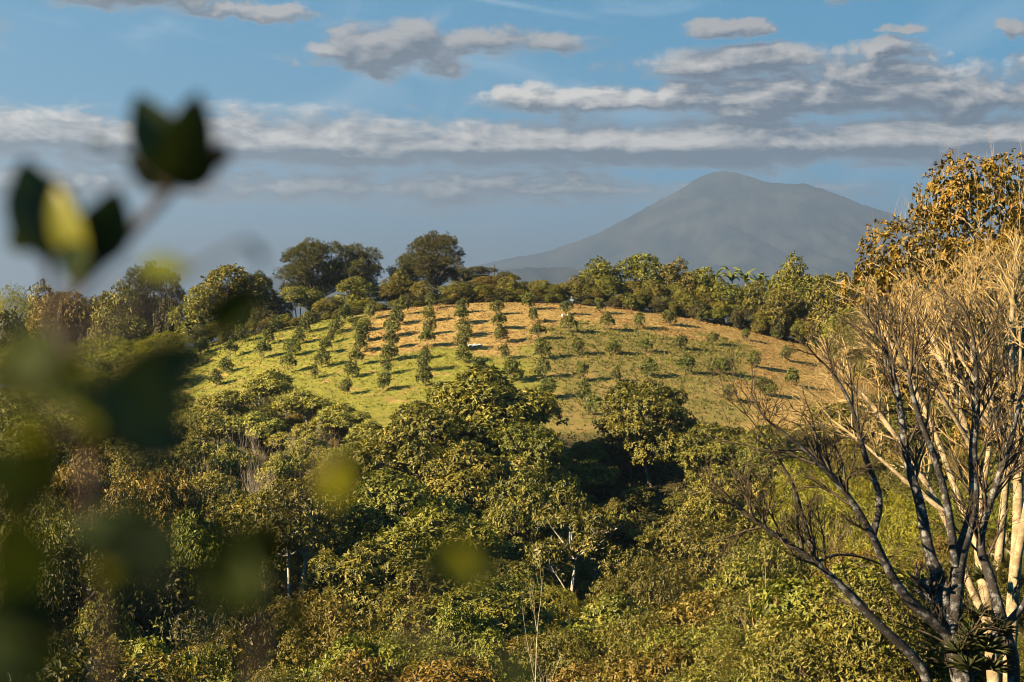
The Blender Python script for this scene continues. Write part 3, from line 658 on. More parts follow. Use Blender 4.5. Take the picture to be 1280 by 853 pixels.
# ------------------------------------------------------------------ valley trees
VG = 'trees in the valley'
T = [
 ('broadleaf_tree', 600, 460, 190, 128, 'tallest dense round tree at the foot of the orchard'),
 ('broadleaf_tree', 530, 505, 170, 121, 'dense tree leaning on the tallest round tree at the orchard foot'),
 ('broadleaf_tree', 668, 530, 110, 121, 'smaller dense tree under the tallest round tree'),
 ('broadleaf_tree', 590, 555, 170, 110, 'dense tree with a lit rounded crown in the middle of the wood'),
 ('broadleaf_tree', 655, 590, 130, 103, 'round tree with a bright lit crown above the half bare tree'),
 ('broadleaf_tree', 815, 478, 130, 130, 'domed tree standing before the right orchard slope'),
 ('broadleaf_tree', 735, 575, 80, 126, 'dark tree between the two tall domed trees'),
 ('broadleaf_tree', 885, 530, 110, 126, 'yellow green tree beside the domed tree'),
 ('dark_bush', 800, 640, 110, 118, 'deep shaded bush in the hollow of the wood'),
 ('broadleaf_tree', 905, 585, 120, 108, 'lit tree on the right of the shaded hollow'),
 ('broadleaf_tree', 490, 590, 190, 102, 'wide dense tree right of the open branched tree'),
 ('broadleaf_tree', 560, 640, 200, 92, 'broad tree with drooping leaf clusters in mid wood'),
 ('broadleaf_tree', 455, 680, 170, 84, 'leafy tree beside the forked pale trunk'),
 ('broadleaf_tree', 540, 705, 190, 76, 'glossy leaved tree low in the wood'),
 ('open_tree', 355, 600, 190, 95, 'open branched tree with a forked pale trunk'),
 ('half_bare_tree', 705, 612, 165, 86, 'half bare tree with whitish limbs and sparse leaf tufts'),
 ('scrub_bush', 870, 640, 230, 84, 'large olive rounded tree right of the half bare tree'),
 ('scrub_bush', 975, 665, 180, 76, 'olive tree behind the dark bare limbs'),
 ('scrub_bush', 800, 700, 160, 70, 'olive bush below the large olive rounded tree'),
 ('lime_bush', 690, 735, 120, 72, 'lime tinted low bush under the half bare tree'),
 ('lime_bush', 770, 722, 110, 74, 'fine leaved lime bush beside the half bare tree'),
 ('leafy_bush', 565, 755, 130, 60, 'bright small leaved bush near the bottom of the wood'),
 ('leafy_bush', 610, 790, 110, 52, 'bright leafy bush in front of the small leaved bush'),
 ('dry_bush', 420, 748, 160, 64, 'bush with large orange brown leaves'),
 ('dry_bush', 365, 795, 130, 56, 'brown leaved bush in front of the orange brown bush'),
 ('scrub_bush', 480, 792, 130, 54, 'olive bush between the brown and the bright bushes'),
 ('scrub_bush', 700, 790, 180, 52, 'yellow olive scrub spread along the near slope'),
 ('scrub_bush', 800, 765, 170, 54, 'fine yellow olive bush on the near slope'),
 ('dry_bush', 880, 745, 180, 56, 'golden brown bush on the near slope'),
 ('scrub_bush', 960, 735, 160, 52, 'olive bush by the pale sapling'),
 ('dry_bush', 780, 815, 170, 45, 'brownish bush at the bottom of the near slope'),
 ('scrub_bush', 900, 812, 170, 43, 'thick olive bush beneath the pale sapling'),
 ('dry_bush', 1040, 770, 140, 46, 'golden bush under the dark lower limb'),
 ('leafy_bush', 1010, 815, 150, 40, 'dark green bush under the dark lower limb'),
 ('leafy_bush', 1100, 800, 120, 40, 'green bush beneath the bare tree fork'),
 ('scrub_bush', 1120, 700, 160, 52, 'golden olive bush behind the bare tree fork'),
 ('dry_bush', 1060, 700, 120, 56, 'brown bush behind the dark lower limb'),
 ('lime_bush', 1050, 590, 190, 95, 'feathery lime thicket seen through the bare limbs'),
 ('lime_bush', 1120, 620, 170, 85, 'feathery lime clump behind the dark trunk'),
 ('lime_bush', 1000, 575, 130, 108, 'lime clump above the olive tree'),
 ('lime_bush', 1200, 600, 170, 86, 'lime thicket behind the tan trunks'),
 ('lime_bush', 1245, 690, 140, 62, 'lime bush under the tan trunks'),
 ('broadleaf_tree', 960, 545, 110, 122, 'green tree at the orchard foot left of the bare twigs'),
 ('broadleaf_tree', 1040, 505, 130, 135, 'pale green tree behind the fan of bare twigs'),
 ('broadleaf_tree', 1130, 490, 150, 140, 'green tree hidden behind the bare crown'),
 ('broadleaf_tree', 1230, 480, 150, 140, 'green tree behind the right bare crown'),
 ('scrub_bush', 1180, 745, 150, 44, 'olive bush behind the fork of the dark bare tree'),
 ('dry_bush', 1255, 760, 150, 42, 'golden bush at the foot of the tan trunks'),
 ('leafy_bush', 1195, 835, 130, 37, 'green bush at the base of the dark bare tree'),
 ('scrub_bush', 1265, 820, 130, 37, 'olive bush right beside the base of the dark bare tree'),
 ('dry_bush', 1130, 830, 130, 37, 'brown bush under the lowest dark limb'),
 ('scrub_bush', 1250, 640, 120, 50, 'olive bush high on the bank behind the tan trunks'),
 ('dry_bush', 1212, 685, 110, 48, 'golden bush on the bank behind the dark fork'),
 ('leafy_bush', 1292, 650, 140, 46, 'green bush on the bank beside the golden tree'),
 ('scrub_bush', 1275, 700, 120, 48, 'olive bush between the two tan trunks'),
 ('leafy_bush', 1150, 790, 120, 39, 'green bush between the lowest dark limb and the fork'),
 ('lime_bush', 1180, 670, 150, 58, 'lime bush between the dark and the tan trunks'),
 ('leafy_bush', 235, 640, 110, 80, 'bright bush with drooping leaves left of the open tree'),
 ('leafy_bush', 190, 800, 130, 48, 'bright leafy bush at the bottom left'),
 ('leafy_bush', 265, 810, 110, 46, 'green bush beside the bright leafy bush'),
 ('leafy_bush', 130, 745, 110, 56, 'small lit bush in the dark left thicket'),
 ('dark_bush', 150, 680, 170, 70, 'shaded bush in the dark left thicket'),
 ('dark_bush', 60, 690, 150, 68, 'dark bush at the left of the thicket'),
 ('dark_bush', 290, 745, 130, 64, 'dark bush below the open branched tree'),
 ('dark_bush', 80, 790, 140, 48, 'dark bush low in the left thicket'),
 ('scrub_bush', 60, 625, 160, 84, 'yellow olive scrub on the left slope'),
 ('dry_bush', 150, 610, 170, 90, 'brown scrub on the left slope'),
 ('dry_bush', 205, 590, 130, 98, 'golden brown scrub below the pale grove'),
 ('scrub_bush', 20, 580, 130, 98, 'olive scrub on the far left slope'),
 ('dry_bush', 110, 560, 150, 108, 'brown bush under the left meadow'),
 ('scrub_bush', 185, 540, 130, 118, 'olive bush at the left of the pale grove'),
 ('scrub_bush', 60, 520, 150, 128, 'dark olive bush below the left meadow'),
 ('dry_bush', 140, 500, 140, 138, 'golden bush at the foot of the left meadow'),
 ('scrub_bush', 10, 490, 130, 142, 'olive bush at the edge of the left meadow'),
 ('scrub_bush', 215, 488, 90, 150, 'olive bush below the left orchard corner'),
]
for k, px, top, w, Y, lab in T: put(k, px, top, w, Y, lab, 'tree' if 'tree' in k else 'bush', VG)
for px, top, w, Y in ((335, 462, 75, 146), (285, 488, 75, 140), (375, 488, 75, 140), (425, 503, 80, 136), (255, 515, 70, 133), (320, 515, 75, 133), (460, 525, 70, 131), (240, 550, 65, 124), (285, 555, 65, 122), (385, 545, 70, 126), (435, 555, 60, 122), (350, 565, 60, 120), (410, 580, 70, 115), (265, 590, 65, 112)):
    put('grove_tree', px, top, w, Y, 'slender pale green tree with light stems in the grove below the green orchard flank', 'tree', 'pale grove below the orchard')
for px, top, w, Y in ((402, 515, 48, 127), (308, 525, 50, 123), (330, 548, 44, 118), (268, 560, 44, 117), (370, 535, 40, 124), (395, 568, 62, 116), (345, 580, 50, 114), (300, 600, 46, 108), (432, 560, 40, 121)):
    put('bare_shrub', px, top, w, Y, 'leafless pale stemmed shrub among the pale grove', 'shrub', 'leafless shrubs in the grove')
put('bare_shrub', 230, 700, 60, 74, 'small tangled leafless shrub in the dark left thicket', 'shrub')
put('bare_shrub', 660, 495, 60, 140, 'grey leafless shrub at the foot of the right orchard slope', 'shrub')

# fill: lower trees and bushes between the named ones
FILL = {'broadleaf_tree': 'dense green tree', 'scrub_bush': 'olive bush', 'dry_bush': 'brown leaved bush', 'leafy_bush': 'small green bush',
        'grove_tree': 'slim pale tree', 'dark_bush': 'dark bush'}
def fill_label(k, X, Y):
    for a_, b_, l_ in sorted(MARKS, key=lambda m_: (m_[0] - X) ** 2 + (m_[1] - Y) ** 2):
        t_ = FILL[k] + ' beside the ' + l_
        if len(t_.split()) <= 16: return t_
nfill = 0
def fill(Y0, Y1, step):
    global nfill
    y = Y0
    while y < Y1:
        half = y * .385
        x = -half
        while x < half:
            X = x + rnd.uniform(-.45, .45) * step; Yv = y + rnd.uniform(-.45, .45) * step
            x += step
            px = CX + X / Yv * FPX
            lim = np.interp(px, [0, 150, 240, 330, 420, 480, 520, 560, 600, 700, 760, 800, 880, 940, 1000, 1100, 1280], [485, 490, 495, 490, 525, 575, 570, 520, 490, 560, 545, 520, 535, 535, 525, 515, 515])
            lim = max(lim, np.interp(Yv, [30, 45, 60, 80, 100, 120, 150], [850, 800, 745, 670, 605, 535, 480]))
            if 640 < px < 800 and Yv < 85: lim = max(lim, 745)
            if 660 < px < 880 and 85 <= Yv < 114: lim = max(lim, 690)
            hollow = 685 < px < 885 and 90 < Yv < 127
            if px > 980 and Yv < 62: lim = 640 + 2.2 * (62 - Yv)
            if 320 < px < 400 and Yv < 94: lim = max(lim, 735)
            if any((X - a) ** 2 + (Yv - b) ** 2 < (c * .55) ** 2 for a, b, c in OCC): continue
            g = gz(X, Yv); hmax = at(px, lim, Yv).z - g
            if 60 < Yv and 470 < px < 960: k = rnd.choice(['broadleaf_tree', 'broadleaf_tree', 'dark_bush', 'scrub_bush'])
            elif Yv > 95 and px < 470: k = rnd.choice(['scrub_bush', 'grove_tree', 'dry_bush', 'scrub_bush'])
            elif px < 330: k = rnd.choice(['dark_bush', 'leafy_bush', 'scrub_bush', 'dry_bush', 'dark_bush'])
            else: k = rnd.choice(['scrub_bush', 'dry_bush', 'leafy_bush', 'scrub_bush'])
            h = min({'broadleaf_tree': 6.5, 'grove_tree': 6.}.get(k, 4.5) * rnd.uniform(.7, 1.15), hmax)
            if hollow: h = min(h, 2.6)
            if h < 1.6: continue
            w = h * rnd.uniform(.95, 1.3)
            if at(px, 853, Yv).z > g + h + .5: continue
            lb_ = fill_label(k, X, Yv); plant(k, X, Yv, h, w, lb_, 'tree' if 'tree' in k else 'bush', 'group of ' + lb_)
            OCC.append((X, Yv, w / 2)); nfill += 1
        y += step
fill(36, 60, 3.6); fill(60, 150, 5.0)
print('fill plants', nfill)

# ------------------------------------------------------------------ uncountable ground cover
rs = np.random.RandomState(77)
def scatter_ok(n, y0, y1):
    y = y0 + (y1 - y0) * np.sqrt(rs.rand(n)); x = (rs.rand(n) - .5) * 2 * y * .39
    return x, y
def blades(x, y, n_per, L, asp, tint, spread, lean):
    z = ground_z(x, y); P = np.repeat(np.stack([x, y, z - .03], 1), n_per, 0)
    P[:, :2] += rs.normal(0, spread, (len(P), 2)); P[:, 2] = ground_z(P[:, 0], P[:, 1]) - .03
    D = unit(np.stack([rs.normal(0, lean, len(P)), rs.normal(0, lean, len(P)), np.ones(len(P))], 1))
    N = rs.normal(0, 1, P.shape) + np.array([0, -.6, .4])
    l = np.repeat(L, n_per) * rs.uniform(.6, 1.3, len(P))
    return leaves(P, D, N, l, l * asp, np.clip(np.repeat(tint, n_per) + rs.normal(0, .07, len(P)), 0, 1))
x, y = scatter_ok(50000, 142, 214)
f, d, l_, o_c = cover(x, y); nse = wav(x, y, 2.2, 6)
keep = (f > .5) & (rs.rand(len(x)) < np.clip(.30 + .55 * o_c + .25 * l_ + .5 * nse, .05, 1))
x, y, d, l_, o_c = x[keep], y[keep], d[keep], l_[keep], o_c[keep]
tint = np.where(d > .5, .82, np.where(o_c > .5, .10 + .32 * (rs.rand(len(x)) > .6), .30)) + wav(x, y, 4.0, 2) * .12
vb = blades(x, y, 4, .17 + .12 * rs.rand(len(x)) + .10 * o_c, .30, tint, .09, .7)
g_o = obj('grass', raw_mesh('grass', *vb[:3], M['grass'], {'tint': ('FACE', vb[3])}))
g_o['kind'] = 'stuff'; g_o['label'] = 'rough dry and green grass tufts covering the orchard hill'; g_o['category'] = 'grass'
x, y = scatter_ok(20000, 30, 215); f, d, l_, o_c = cover(x, y)
keep = (f < .4); x, y = np.concatenate([x[keep], rs.uniform(9, 36, 6000)]), np.concatenate([y[keep], rs.uniform(24, 66, 6000)])
vb = blades(x, y, 5, (.16 + .28 * rs.rand(len(x)) ** 2) * np.where((x > 8) & (y < 67), 1.7, np.clip(y / 70, .6, 1.6)), .38, .45 + .3 * wav(x, y, 9., 8) + .1 * rs.randn(len(x)), .3, .9)
u_o = obj('undergrowth', raw_mesh('undergrowth', *vb[:3], M['under'], {'tint': ('FACE', vb[3])}))
u_o['kind'] = 'stuff'; u_o['label'] = 'low tangled undergrowth covering the valley floor'; u_o['category'] = 'undergrowth'

# ------------------------------------------------------------------ bare trees on the right
def smooth_poly(P, n=3):
    P = np.array(P, float)
    for _ in range(n):
        Q = [P[0]]
        for a, b in zip(P[:-1], P[1:]): Q += [a * .75 + b * .25, a * .25 + b * .75]
        P = np.array(Q + [P[-1]])
    return P
def limb_tree(name, Yb, base_px, limbs, mat, label, seed, kids, twig_len, levels, spread, upt, trunk_r):
    rng = np.random.RandomState(seed); polys = []; MINR[0] = .0075
    b = at(*base_px, Yb); bz = gz(b.x, Yb); org = np.array([b.x, Yb, bz])
    for pts, r0, r1, dep in limbs:
        P = []
        n = len(pts)
        for i, (px, py) in enumerate(pts):
            Y = Yb + dep * (i / max(n - 1, 1)) ; q = np.array(at(px, py, Y))
            if py > 900: q = np.array([b.x + (px - base_px[0]) / FPX * Yb, Yb, bz - .3])
            P.append(q)
        P = smooth_poly(P, 2); rad = np.linspace(r0, r1, len(P))
        polys.append((P - org, rad))
        T_ = unit(np.gradient(P, axis=0))
        L = np.linalg.norm(np.diff(P, axis=0), axis=1).sum()
        nb = max(int(L * kids), 3)
        for k in range(nb):
            f = rng.uniform(.38, 1.0) ** .8; i = min(int(f * (len(P) - 1)), len(P) - 2)
            q = P[i] + (P[i + 1] - P[i]) * rng.rand()
            if q[2] < bz + 3.0: continue
            side = unit(np.cross(T_[i], rng.normal(0, 1, 3)))
            d = unit(T_[i] + side * rng.uniform(.4, 1.0) * spread * 1.6 + np.array([0, 0, upt]))
            grow(polys, q - org, d, twig_len * rng.uniform(.5, 1.2), min(rad[i] * .55, .03), levels, rng, 5, spread, upt, (5, 5, 4), .5)
        grow(polys, P[-1] - org, T_[-1], twig_len, r1, levels, rng, 5, spread, upt, (5, 5, 4), .5)
    e = bpy.data.objects.new(name, None); COL.objects.link(e); e.location = org
    thick = [p for p in polys if max(p[1]) > .03]; thin = [p for p in polys if max(p[1]) <= .03]
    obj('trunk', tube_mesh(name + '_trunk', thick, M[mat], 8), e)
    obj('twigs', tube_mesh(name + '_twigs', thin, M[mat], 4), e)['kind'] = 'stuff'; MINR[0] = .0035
    tag(e, label, 'tree', 'bare trees on the near slope')
    return e
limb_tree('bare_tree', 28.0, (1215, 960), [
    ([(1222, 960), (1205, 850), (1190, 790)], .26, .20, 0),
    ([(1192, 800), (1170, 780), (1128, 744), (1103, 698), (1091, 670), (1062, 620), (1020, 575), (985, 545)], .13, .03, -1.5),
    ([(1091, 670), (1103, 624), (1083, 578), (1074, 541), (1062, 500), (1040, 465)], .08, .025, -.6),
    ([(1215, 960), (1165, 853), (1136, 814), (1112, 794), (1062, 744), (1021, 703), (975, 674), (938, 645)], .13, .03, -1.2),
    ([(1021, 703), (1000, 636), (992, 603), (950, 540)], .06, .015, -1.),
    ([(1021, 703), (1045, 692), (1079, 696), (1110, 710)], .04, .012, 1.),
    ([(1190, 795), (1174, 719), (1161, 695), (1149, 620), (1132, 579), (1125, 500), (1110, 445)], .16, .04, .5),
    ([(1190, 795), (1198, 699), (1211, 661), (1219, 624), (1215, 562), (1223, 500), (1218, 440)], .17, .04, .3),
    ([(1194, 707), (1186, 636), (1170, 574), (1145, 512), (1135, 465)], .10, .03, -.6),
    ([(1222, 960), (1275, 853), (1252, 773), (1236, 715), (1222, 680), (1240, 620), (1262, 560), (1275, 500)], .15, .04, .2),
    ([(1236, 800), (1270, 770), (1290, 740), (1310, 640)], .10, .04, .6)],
    'bark_shaded', 'dark bare tree with lichen spotted limbs spreading low over the slope', 4, 2.4, 1.15, 2, .7, .06, .26)
limb_tree('tan_bare_tree', 34.0, (1250, 920), [
    ([(1250, 920), (1236, 765), (1223, 686), (1227, 624), (1215, 560), (1190, 480), (1165, 420)], .19, .05, 1.0),
    ([(1255, 920), (1265, 765), (1273, 665), (1273, 541), (1262, 440), (1268, 360)], .20, .05, .6),
    ([(1245, 800), (1210, 730), (1185, 650), (1140, 575), (1095, 510), (1060, 475)], .12, .04, 1.5),
    ([(1223, 686), (1190, 600), (1165, 530), (1130, 460), (1105, 415)], .10, .035, 2.),
    ([(1268, 720), (1290, 600), (1310, 500), (1310, 400)], .12, .04, -1.),
    ([(1273, 600), (1245, 520), (1225, 440), (1215, 360)], .09, .03, 1.2),
    ([(1227, 624), (1240, 540), (1235, 450), (1250, 380)], .08, .03, 2.4),
    ([(1180, 640), (1130, 600), (1080, 555), (1040, 525)], .07, .02, 1.),
    ([(1273, 600), (1290, 500), (1280, 420), (1290, 350)], .08, .03, 2.),
    ([(1215, 560), (1180, 500), (1150, 455), (1135, 420)], .06, .025, -1.),
    ([(1240, 540), (1200, 480), (1185, 420), (1180, 380)], .06, .025, -.5)],
    'bark_tan', 'tan bare tree with a sunlit fan of dense twigs behind the dark bare tree', 8, 3.6, 1.15, 2, .75, .06, .2)
# pale sapling at the bottom and thin saplings in the scrub
def sapling(px, top, Y, hh, label, seed, mat='twig_pale', r=.035, grp=None):
    rng = np.random.RandomState(seed); polys = []; q = at(px, top, Y); g = gz(q.x, Y); h = q.z - g
    grow(polys, np.array([0, 0, -.3]), unit(np.array([rng.normal(0, .12), 0, 1.])), h, r, 2, rng, 7, .5, .2, (9, 4), .3, .35, .06)
    o = obj('sapling', tube_mesh('sapling', polys, M[mat], 5), None, (q.x, Y, g))
    return tag(o, label, 'sapling', grp)
sapling(925, 748, 41, 0, 'pale leafless sapling standing in the golden scrub', 3, 'bark_tan', .06)
sapling(680, 760, 47, 0, 'thin forked leafless sapling in the yellow olive scrub', 6)
sapling(955, 790, 39, 0, 'short leafless sapling near the pale sapling', 9, 'twig_brown')
sapling(330, 690, 84, 0, 'thin pale sapling left of the forked pale trunk', 12, 'twig_pale', .05)

# big golden tree behind the bare crowns
leaf, polys = make_tree(4242, H=14, Wd=13, nl=34, tips=8500, rl=6, L=.165, asp=.6, droop=.45, base=.18, lob=(.10, .16), trunk_r=.22, inner=.2, stems=2)
rng = np.random.RandomState(8)
for k in range(90):
    a = rng.uniform(0, 6.28); rr = 5.2 * math.sqrt(rng.rand()); z = 13.3 - .13 * rr * rr * .9
    grow(polys, np.array([math.cos(a) * rr, math.sin(a) * rr, z - 1.0]), unit(np.array([math.cos(a) * .25, math.sin(a) * .25, 1])), rng.uniform(1.1, 1.9), .012, 1, rng, 4, .35, .3, (3,))
q = at(1225, 222, 46.0); g0 = gz(q.x, 46.0); s_ = (q.z - g0) / 13.6
e = bpy.data.objects.new('golden_tree', None); COL.objects.link(e); e.location = (q.x + .8, 46.0, gz(q.x + .8, 46.0)); e.scale = (.80, .80, s_); e.rotation_euler = (0, 0, 1.1)
obj('trunk', tube_mesh('golden_trunk', polys, M['bark_tan']), e)
obj('crown', raw_mesh('golden_crown', *leaf[:3], M['orange'], {'tint': ('FACE', leaf[3])}), e)
tag(e, 'big golden brown leafy tree rising above the bare twigs', 'tree')

# strap leaved epiphytes in the fork of the dark bare tree
M['brom'] = leaf_mat('strap_leaf', [(0, (.03, .04, .012)), (.5, (.06, .07, .02)), (1, (.13, .12, .04))], rough=.7, vary=.2)
rng = np.random.RandomState(21)
n = 70
a = rng.uniform(0, 6.28, n); tl = rng.uniform(.25, 1.25, n)
D = np.stack([np.cos(a) * np.sin(tl), np.sin(a) * np.sin(tl), np.cos(tl)], 1)
lb = leaves(np.stack([np.cos(a), np.sin(a), np.zeros(n)], 1) * .04, D, np.array([0, 0, 1.]) + rng.normal(0, .2, (n, 3)), rng.uniform(.4, .75, n), np.full(n, .03), rng.rand(n), .3, .35)
bm_ = raw_mesh('epiphyte_rosette', *lb[:3], M['brom'], {'tint': ('FACE', lb[3])})
for i, (px, py, Y, s) in enumerate(((1215, 800, 27.6, 1.0), (1232, 815, 27.5, 1.1), (1200, 815, 27.55, .9), (1222, 770, 27.8, .8), (1248, 790, 27.7, .9), (1212, 835, 27.4, 1.0), (1240, 838, 27.5, 1.0), (1228, 722, 33.6, .8))):
    o = obj('epiphyte', bm_, None, at(px, py, Y)); s *= .62; o.scale = (s, s, s); o.rotation_euler = (rnd.uniform(-.3, .3), rnd.uniform(-.3, .3), rnd.uniform(0, 6))
    tag(o, 'strap leaved green epiphyte rosette in the fork of the dark bare tree' if i < 7 else 'strap leaved epiphyte rosette on the tan trunk', 'epiphyte', 'epiphytes on the bare trees')

# ------------------------------------------------------------------ banana plants on the skyline
M['banana'] = leaf_mat('banana_leaf', [(0, (.10, .13, .02)), (1, (.19, .20, .035))], vary=.3)
def banana_leaf():
    k = 7; V = []; Q = []
    for i in range(k):
        s = i / (k - 1); x_ = 2.1 * s; z_ = 1.0 * s - 1.35 * s * s; w_ = .32 * math.sin(math.pi * min(s * .92 + .06, 1)) + .01
        V += [(x_, -w_, z_ - .10), (x_, 0, z_), (x_, w_, z_ - .10)]
    for i in range(k - 1):
        b_ = i * 3; Q += [b_, b_ + 3, b_ + 4, b_ + 1, b_ + 1, b_ + 4, b_ + 5, b_ + 2]
    return raw_mesh('banana_leaf', V, Q, np.arange(len(Q) // 4) * 4, M['banana'], {'tint': ('FACE', np.full(len(Q) // 4, .5))}, smooth=True)
bl = banana_leaf()
bs = tube_mesh('banana_stem', [(np.array([[0, 0, -.2], [0, 0, 1.5], [.05, 0, 3.0]]), np.array([.16, .13, .08]))], M['bark_pale'])
for i, (px, top, Y) in enumerate(((870, 345, 219), (893, 337, 220), (915, 336, 221), (932, 338, 220), (950, 343, 219), (962, 346, 217))):
    q = at(px, top, Y); g = gz(q.x, Y); sc = (q.z - g) / 3.6
    e = bpy.data.objects.new('banana_plant', None); COL.objects.link(e); e.location = (q.x, Y, g); e.scale = (min(sc, 1.1), min(sc, 1.1), sc)
    obj('stem', bs, e)
    for k in range(8):
        o = obj('leaf', bl, e, (0, 0, 2.9)); o.rotation_euler = (0, -rnd.uniform(.1, .7), k * .785 + rnd.uniform(-.3, .3)); o.scale = (rnd.uniform(.7, 1),) * 3
    tag(e, 'banana plant with long arching leaves on the hilltop skyline', 'banana plant', 'banana plants on the hilltop')

# ------------------------------------------------------------------ worker, sacks, sheet, post
def skin_body(name, joints, edges, mat):
    me = bpy.data.meshes.new(name); me.from_pydata([j[0] for j in joints], edges, []); me.materials.append(mat)
    o = obj(name, me); md = o.modifiers.new('skin', 'SKIN'); md.use_smooth_shade = True
    for v, j in zip(me.skin_vertices[0].data, joints): v.radius = j[1]
    me.skin_vertices[0].data[0].use_root = True
    sb = o.modifiers.new('sub', 'SUBSURF'); sb.levels = 1; sb.render_levels = 1
    return o
M['skin'] = plain_mat('skin', (.30, .17, .10)); M['shirt'] = plain_mat('blue_shirt', (.09, .24, .38), .8, .15)
M['trousers'] = plain_mat('dark_trousers', (.02, .022, .045)); M['hat'] = plain_mat('pale_hat', (.20, .28, .32))
M['sack'] = plain_mat('white_sack', (.75, .72, .66)); M['sheet'] = plain_mat('grey_sheet', (.50, .49, .45)); M['post'] = plain_mat('weathered_wood', (.05, .045, .04))
x, y, z = hit(714, 386); x += .2; y += .8; z = gz(x, y)
J = [((0, 0, .92), (.15, .12)), ((0, -.06, 1.15), (.16, .11)), ((0, -.16, 1.38), (.17, .11)), ((0, -.22, 1.50), (.06, .06)), ((0, -.27, 1.62), (.095, .11)), ((0, -.29, 1.72), (.08, .09)),
     ((.10, 0, .85), (.09, .10)), ((.13, -.05, .48), (.065, .07)), ((.14, .03, .08), (.045, .05)), ((.14, -.14, .04), (.045, .03)),
     ((-.10, 0, .85), (.09, .10)), ((-.13, -.02, .48), (.065, .07)), ((-.14, .06, .08), (.045, .05)), ((-.14, -.11, .04), (.045, .03)),
     ((.21, -.15, 1.38), (.065, .065)), ((.27, -.28, 1.14), (.05, .05)), ((.20, -.50, 1.05), (.04, .04)), ((.18, -.60, 1.03), (.04, .02)),
     ((-.21, -.15, 1.38), (.065, .065)), ((-.29, -.24, 1.12), (.05, .05)), ((-.24, -.46, 1.00), (.04, .04)), ((-.22, -.56, .98), (.04, .02))]
E = [(0, 1), (1, 2), (2, 3), (3, 4), (4, 5), (0, 6), (6, 7), (7, 8), (8, 9), (0, 10), (10, 11), (11, 12), (12, 13), (2, 14), (14, 15), (15, 16), (16, 17), (2, 18), (18, 19), (19, 20), (20, 21)]
pe = bpy.data.objects.new('person', None); COL.objects.link(pe); pe.location = (x, y, z); pe.rotation_euler = (0, 0, -.4); pe.scale = (.92, .92, .86)
o = skin_body('body', J, E, M['skin']); o.parent = pe
grow_r = lambda ids, f: [(J[i][0], (J[i][1][0] * f, J[i][1][1] * f)) for i in ids]
o = skin_body('shirt', grow_r([0, 1, 2, 14, 15, 18, 19], 1.45), [(0, 1), (1, 2), (2, 3), (3, 4), (2, 5), (5, 6)], M['shirt']); o.parent = pe
o = skin_body('trousers', grow_r([0, 6, 7, 8, 10, 11, 12], 1.3), [(0, 1), (1, 2), (2, 3), (0, 4), (4, 5), (5, 6)], M['trousers']); o.parent = pe
def lathe(prof, n=16):
    V = [(r * math.cos(2 * math.pi * i / n), r * math.sin(2 * math.pi * i / n), zz) for r, zz in prof for i in range(n)]
    Q = []
    for j in range(len(prof) - 1):
        for i in range(n): Q += [j * n + i, j * n + (i + 1) % n, (j + 1) * n + (i + 1) % n, (j + 1) * n + i]
    return V, Q
V_, Q_ = lathe([(.02, .14), (.09, .13), (.105, .04), (.12, .015), (.22, -.02), (.23, -.03), (.12, 0.0)])
obj('hat', raw_mesh('hat', V_, Q_, np.arange(len(Q_) // 4) * 4, M['hat'], smooth=True), pe, (0, -.29, 1.74))
tag(pe, 'person in a light blue shirt and pale hat working behind an orchard bush', 'person')
for i, (px, py) in enumerate(((703, 396), (710, 396))):
    x, y, z = hit(px, py); rng = np.random.RandomState(i)
    V_, Q_ = lathe([(.02, 0), (.20, .01), (.26, .10), (.25, .28), (.17, .42), (.08, .48), (.13, .56), (.02, .57)], 12)
    V_ = np.array(V_) * (1 + rng.normal(0, .05, (len(V_), 1))); V_ *= .72; V_[:, 2] -= .03
    tag(obj('sack', raw_mesh('sack', V_, Q_, np.arange(len(Q_) // 4) * 4, M['sack'], smooth=True), None, (x, y, z)), 'small white tied sack on dry ground at the foot of an orchard bush', 'sack', 'white sacks by the worker')
# crumpled sheet lying beside a bush
x, y, z = hit(591, 434); sx = np.linspace(-.8, .8, 15); sy = np.linspace(-.5, .5, 9); SX, SY = np.meshgrid(sx, sy)
SZ = ground_z(x + SX, y + SY) - z + .10 + .16 * np.abs(np.sin(SX * 5 + SY * 3)) * np.exp(-SX ** 2 * 1.2) + .07 * np.sin(SX * 9 - SY * 7); SZ = np.maximum(SZ, ground_z(x + SX, y + SY) - z + .02)
i_ = np.arange(SX.size).reshape(SX.shape); q_ = np.stack([i_[:-1, :-1], i_[:-1, 1:], i_[1:, 1:], i_[1:, :-1]], -1).reshape(-1)
so = obj('ground_sheet', raw_mesh('ground_sheet', np.stack([SX + .3 * np.sin(SY * 4), SY, SZ], -1).reshape(-1, 3), q_, np.arange(len(q_) // 4) * 4, M['sheet'], smooth=True), None, (x, y, z))
so.modifiers.new('thick', 'SOLIDIFY').thickness = .02
tag(so, 'crumpled pale grey sheet lying on dry soil between orchard rows', 'sheet')
x, y, z = hit(540, 464); rng = np.random.RandomState(3); polys = []
grow(polys, np.array([-.9, 0, .08]), unit(np.array([1., .3, .12])), 1.8, .04, 1, rng, 5, .5, .05, (5,))
tag(obj('fallen_branch', tube_mesh('fallen_branch', polys, M['twig_pale']), None, (x, y, z)), 'pale fallen branch lying on the grass by the orchard row', 'branch')
q = at(618, 331, 266); g = gz(q.x, 266)
tag(obj('fence_post', tube_mesh('fence_post', [(np.array([[0, 0, -.3], [.02, 0, 1.4], [0, 0, max(q.z - g, 2.2)]]), np.array([.10, .09, .08]))], M['post']), None, (q.x, 266, g)), 'dark wooden post standing on the knoll skyline', 'post')

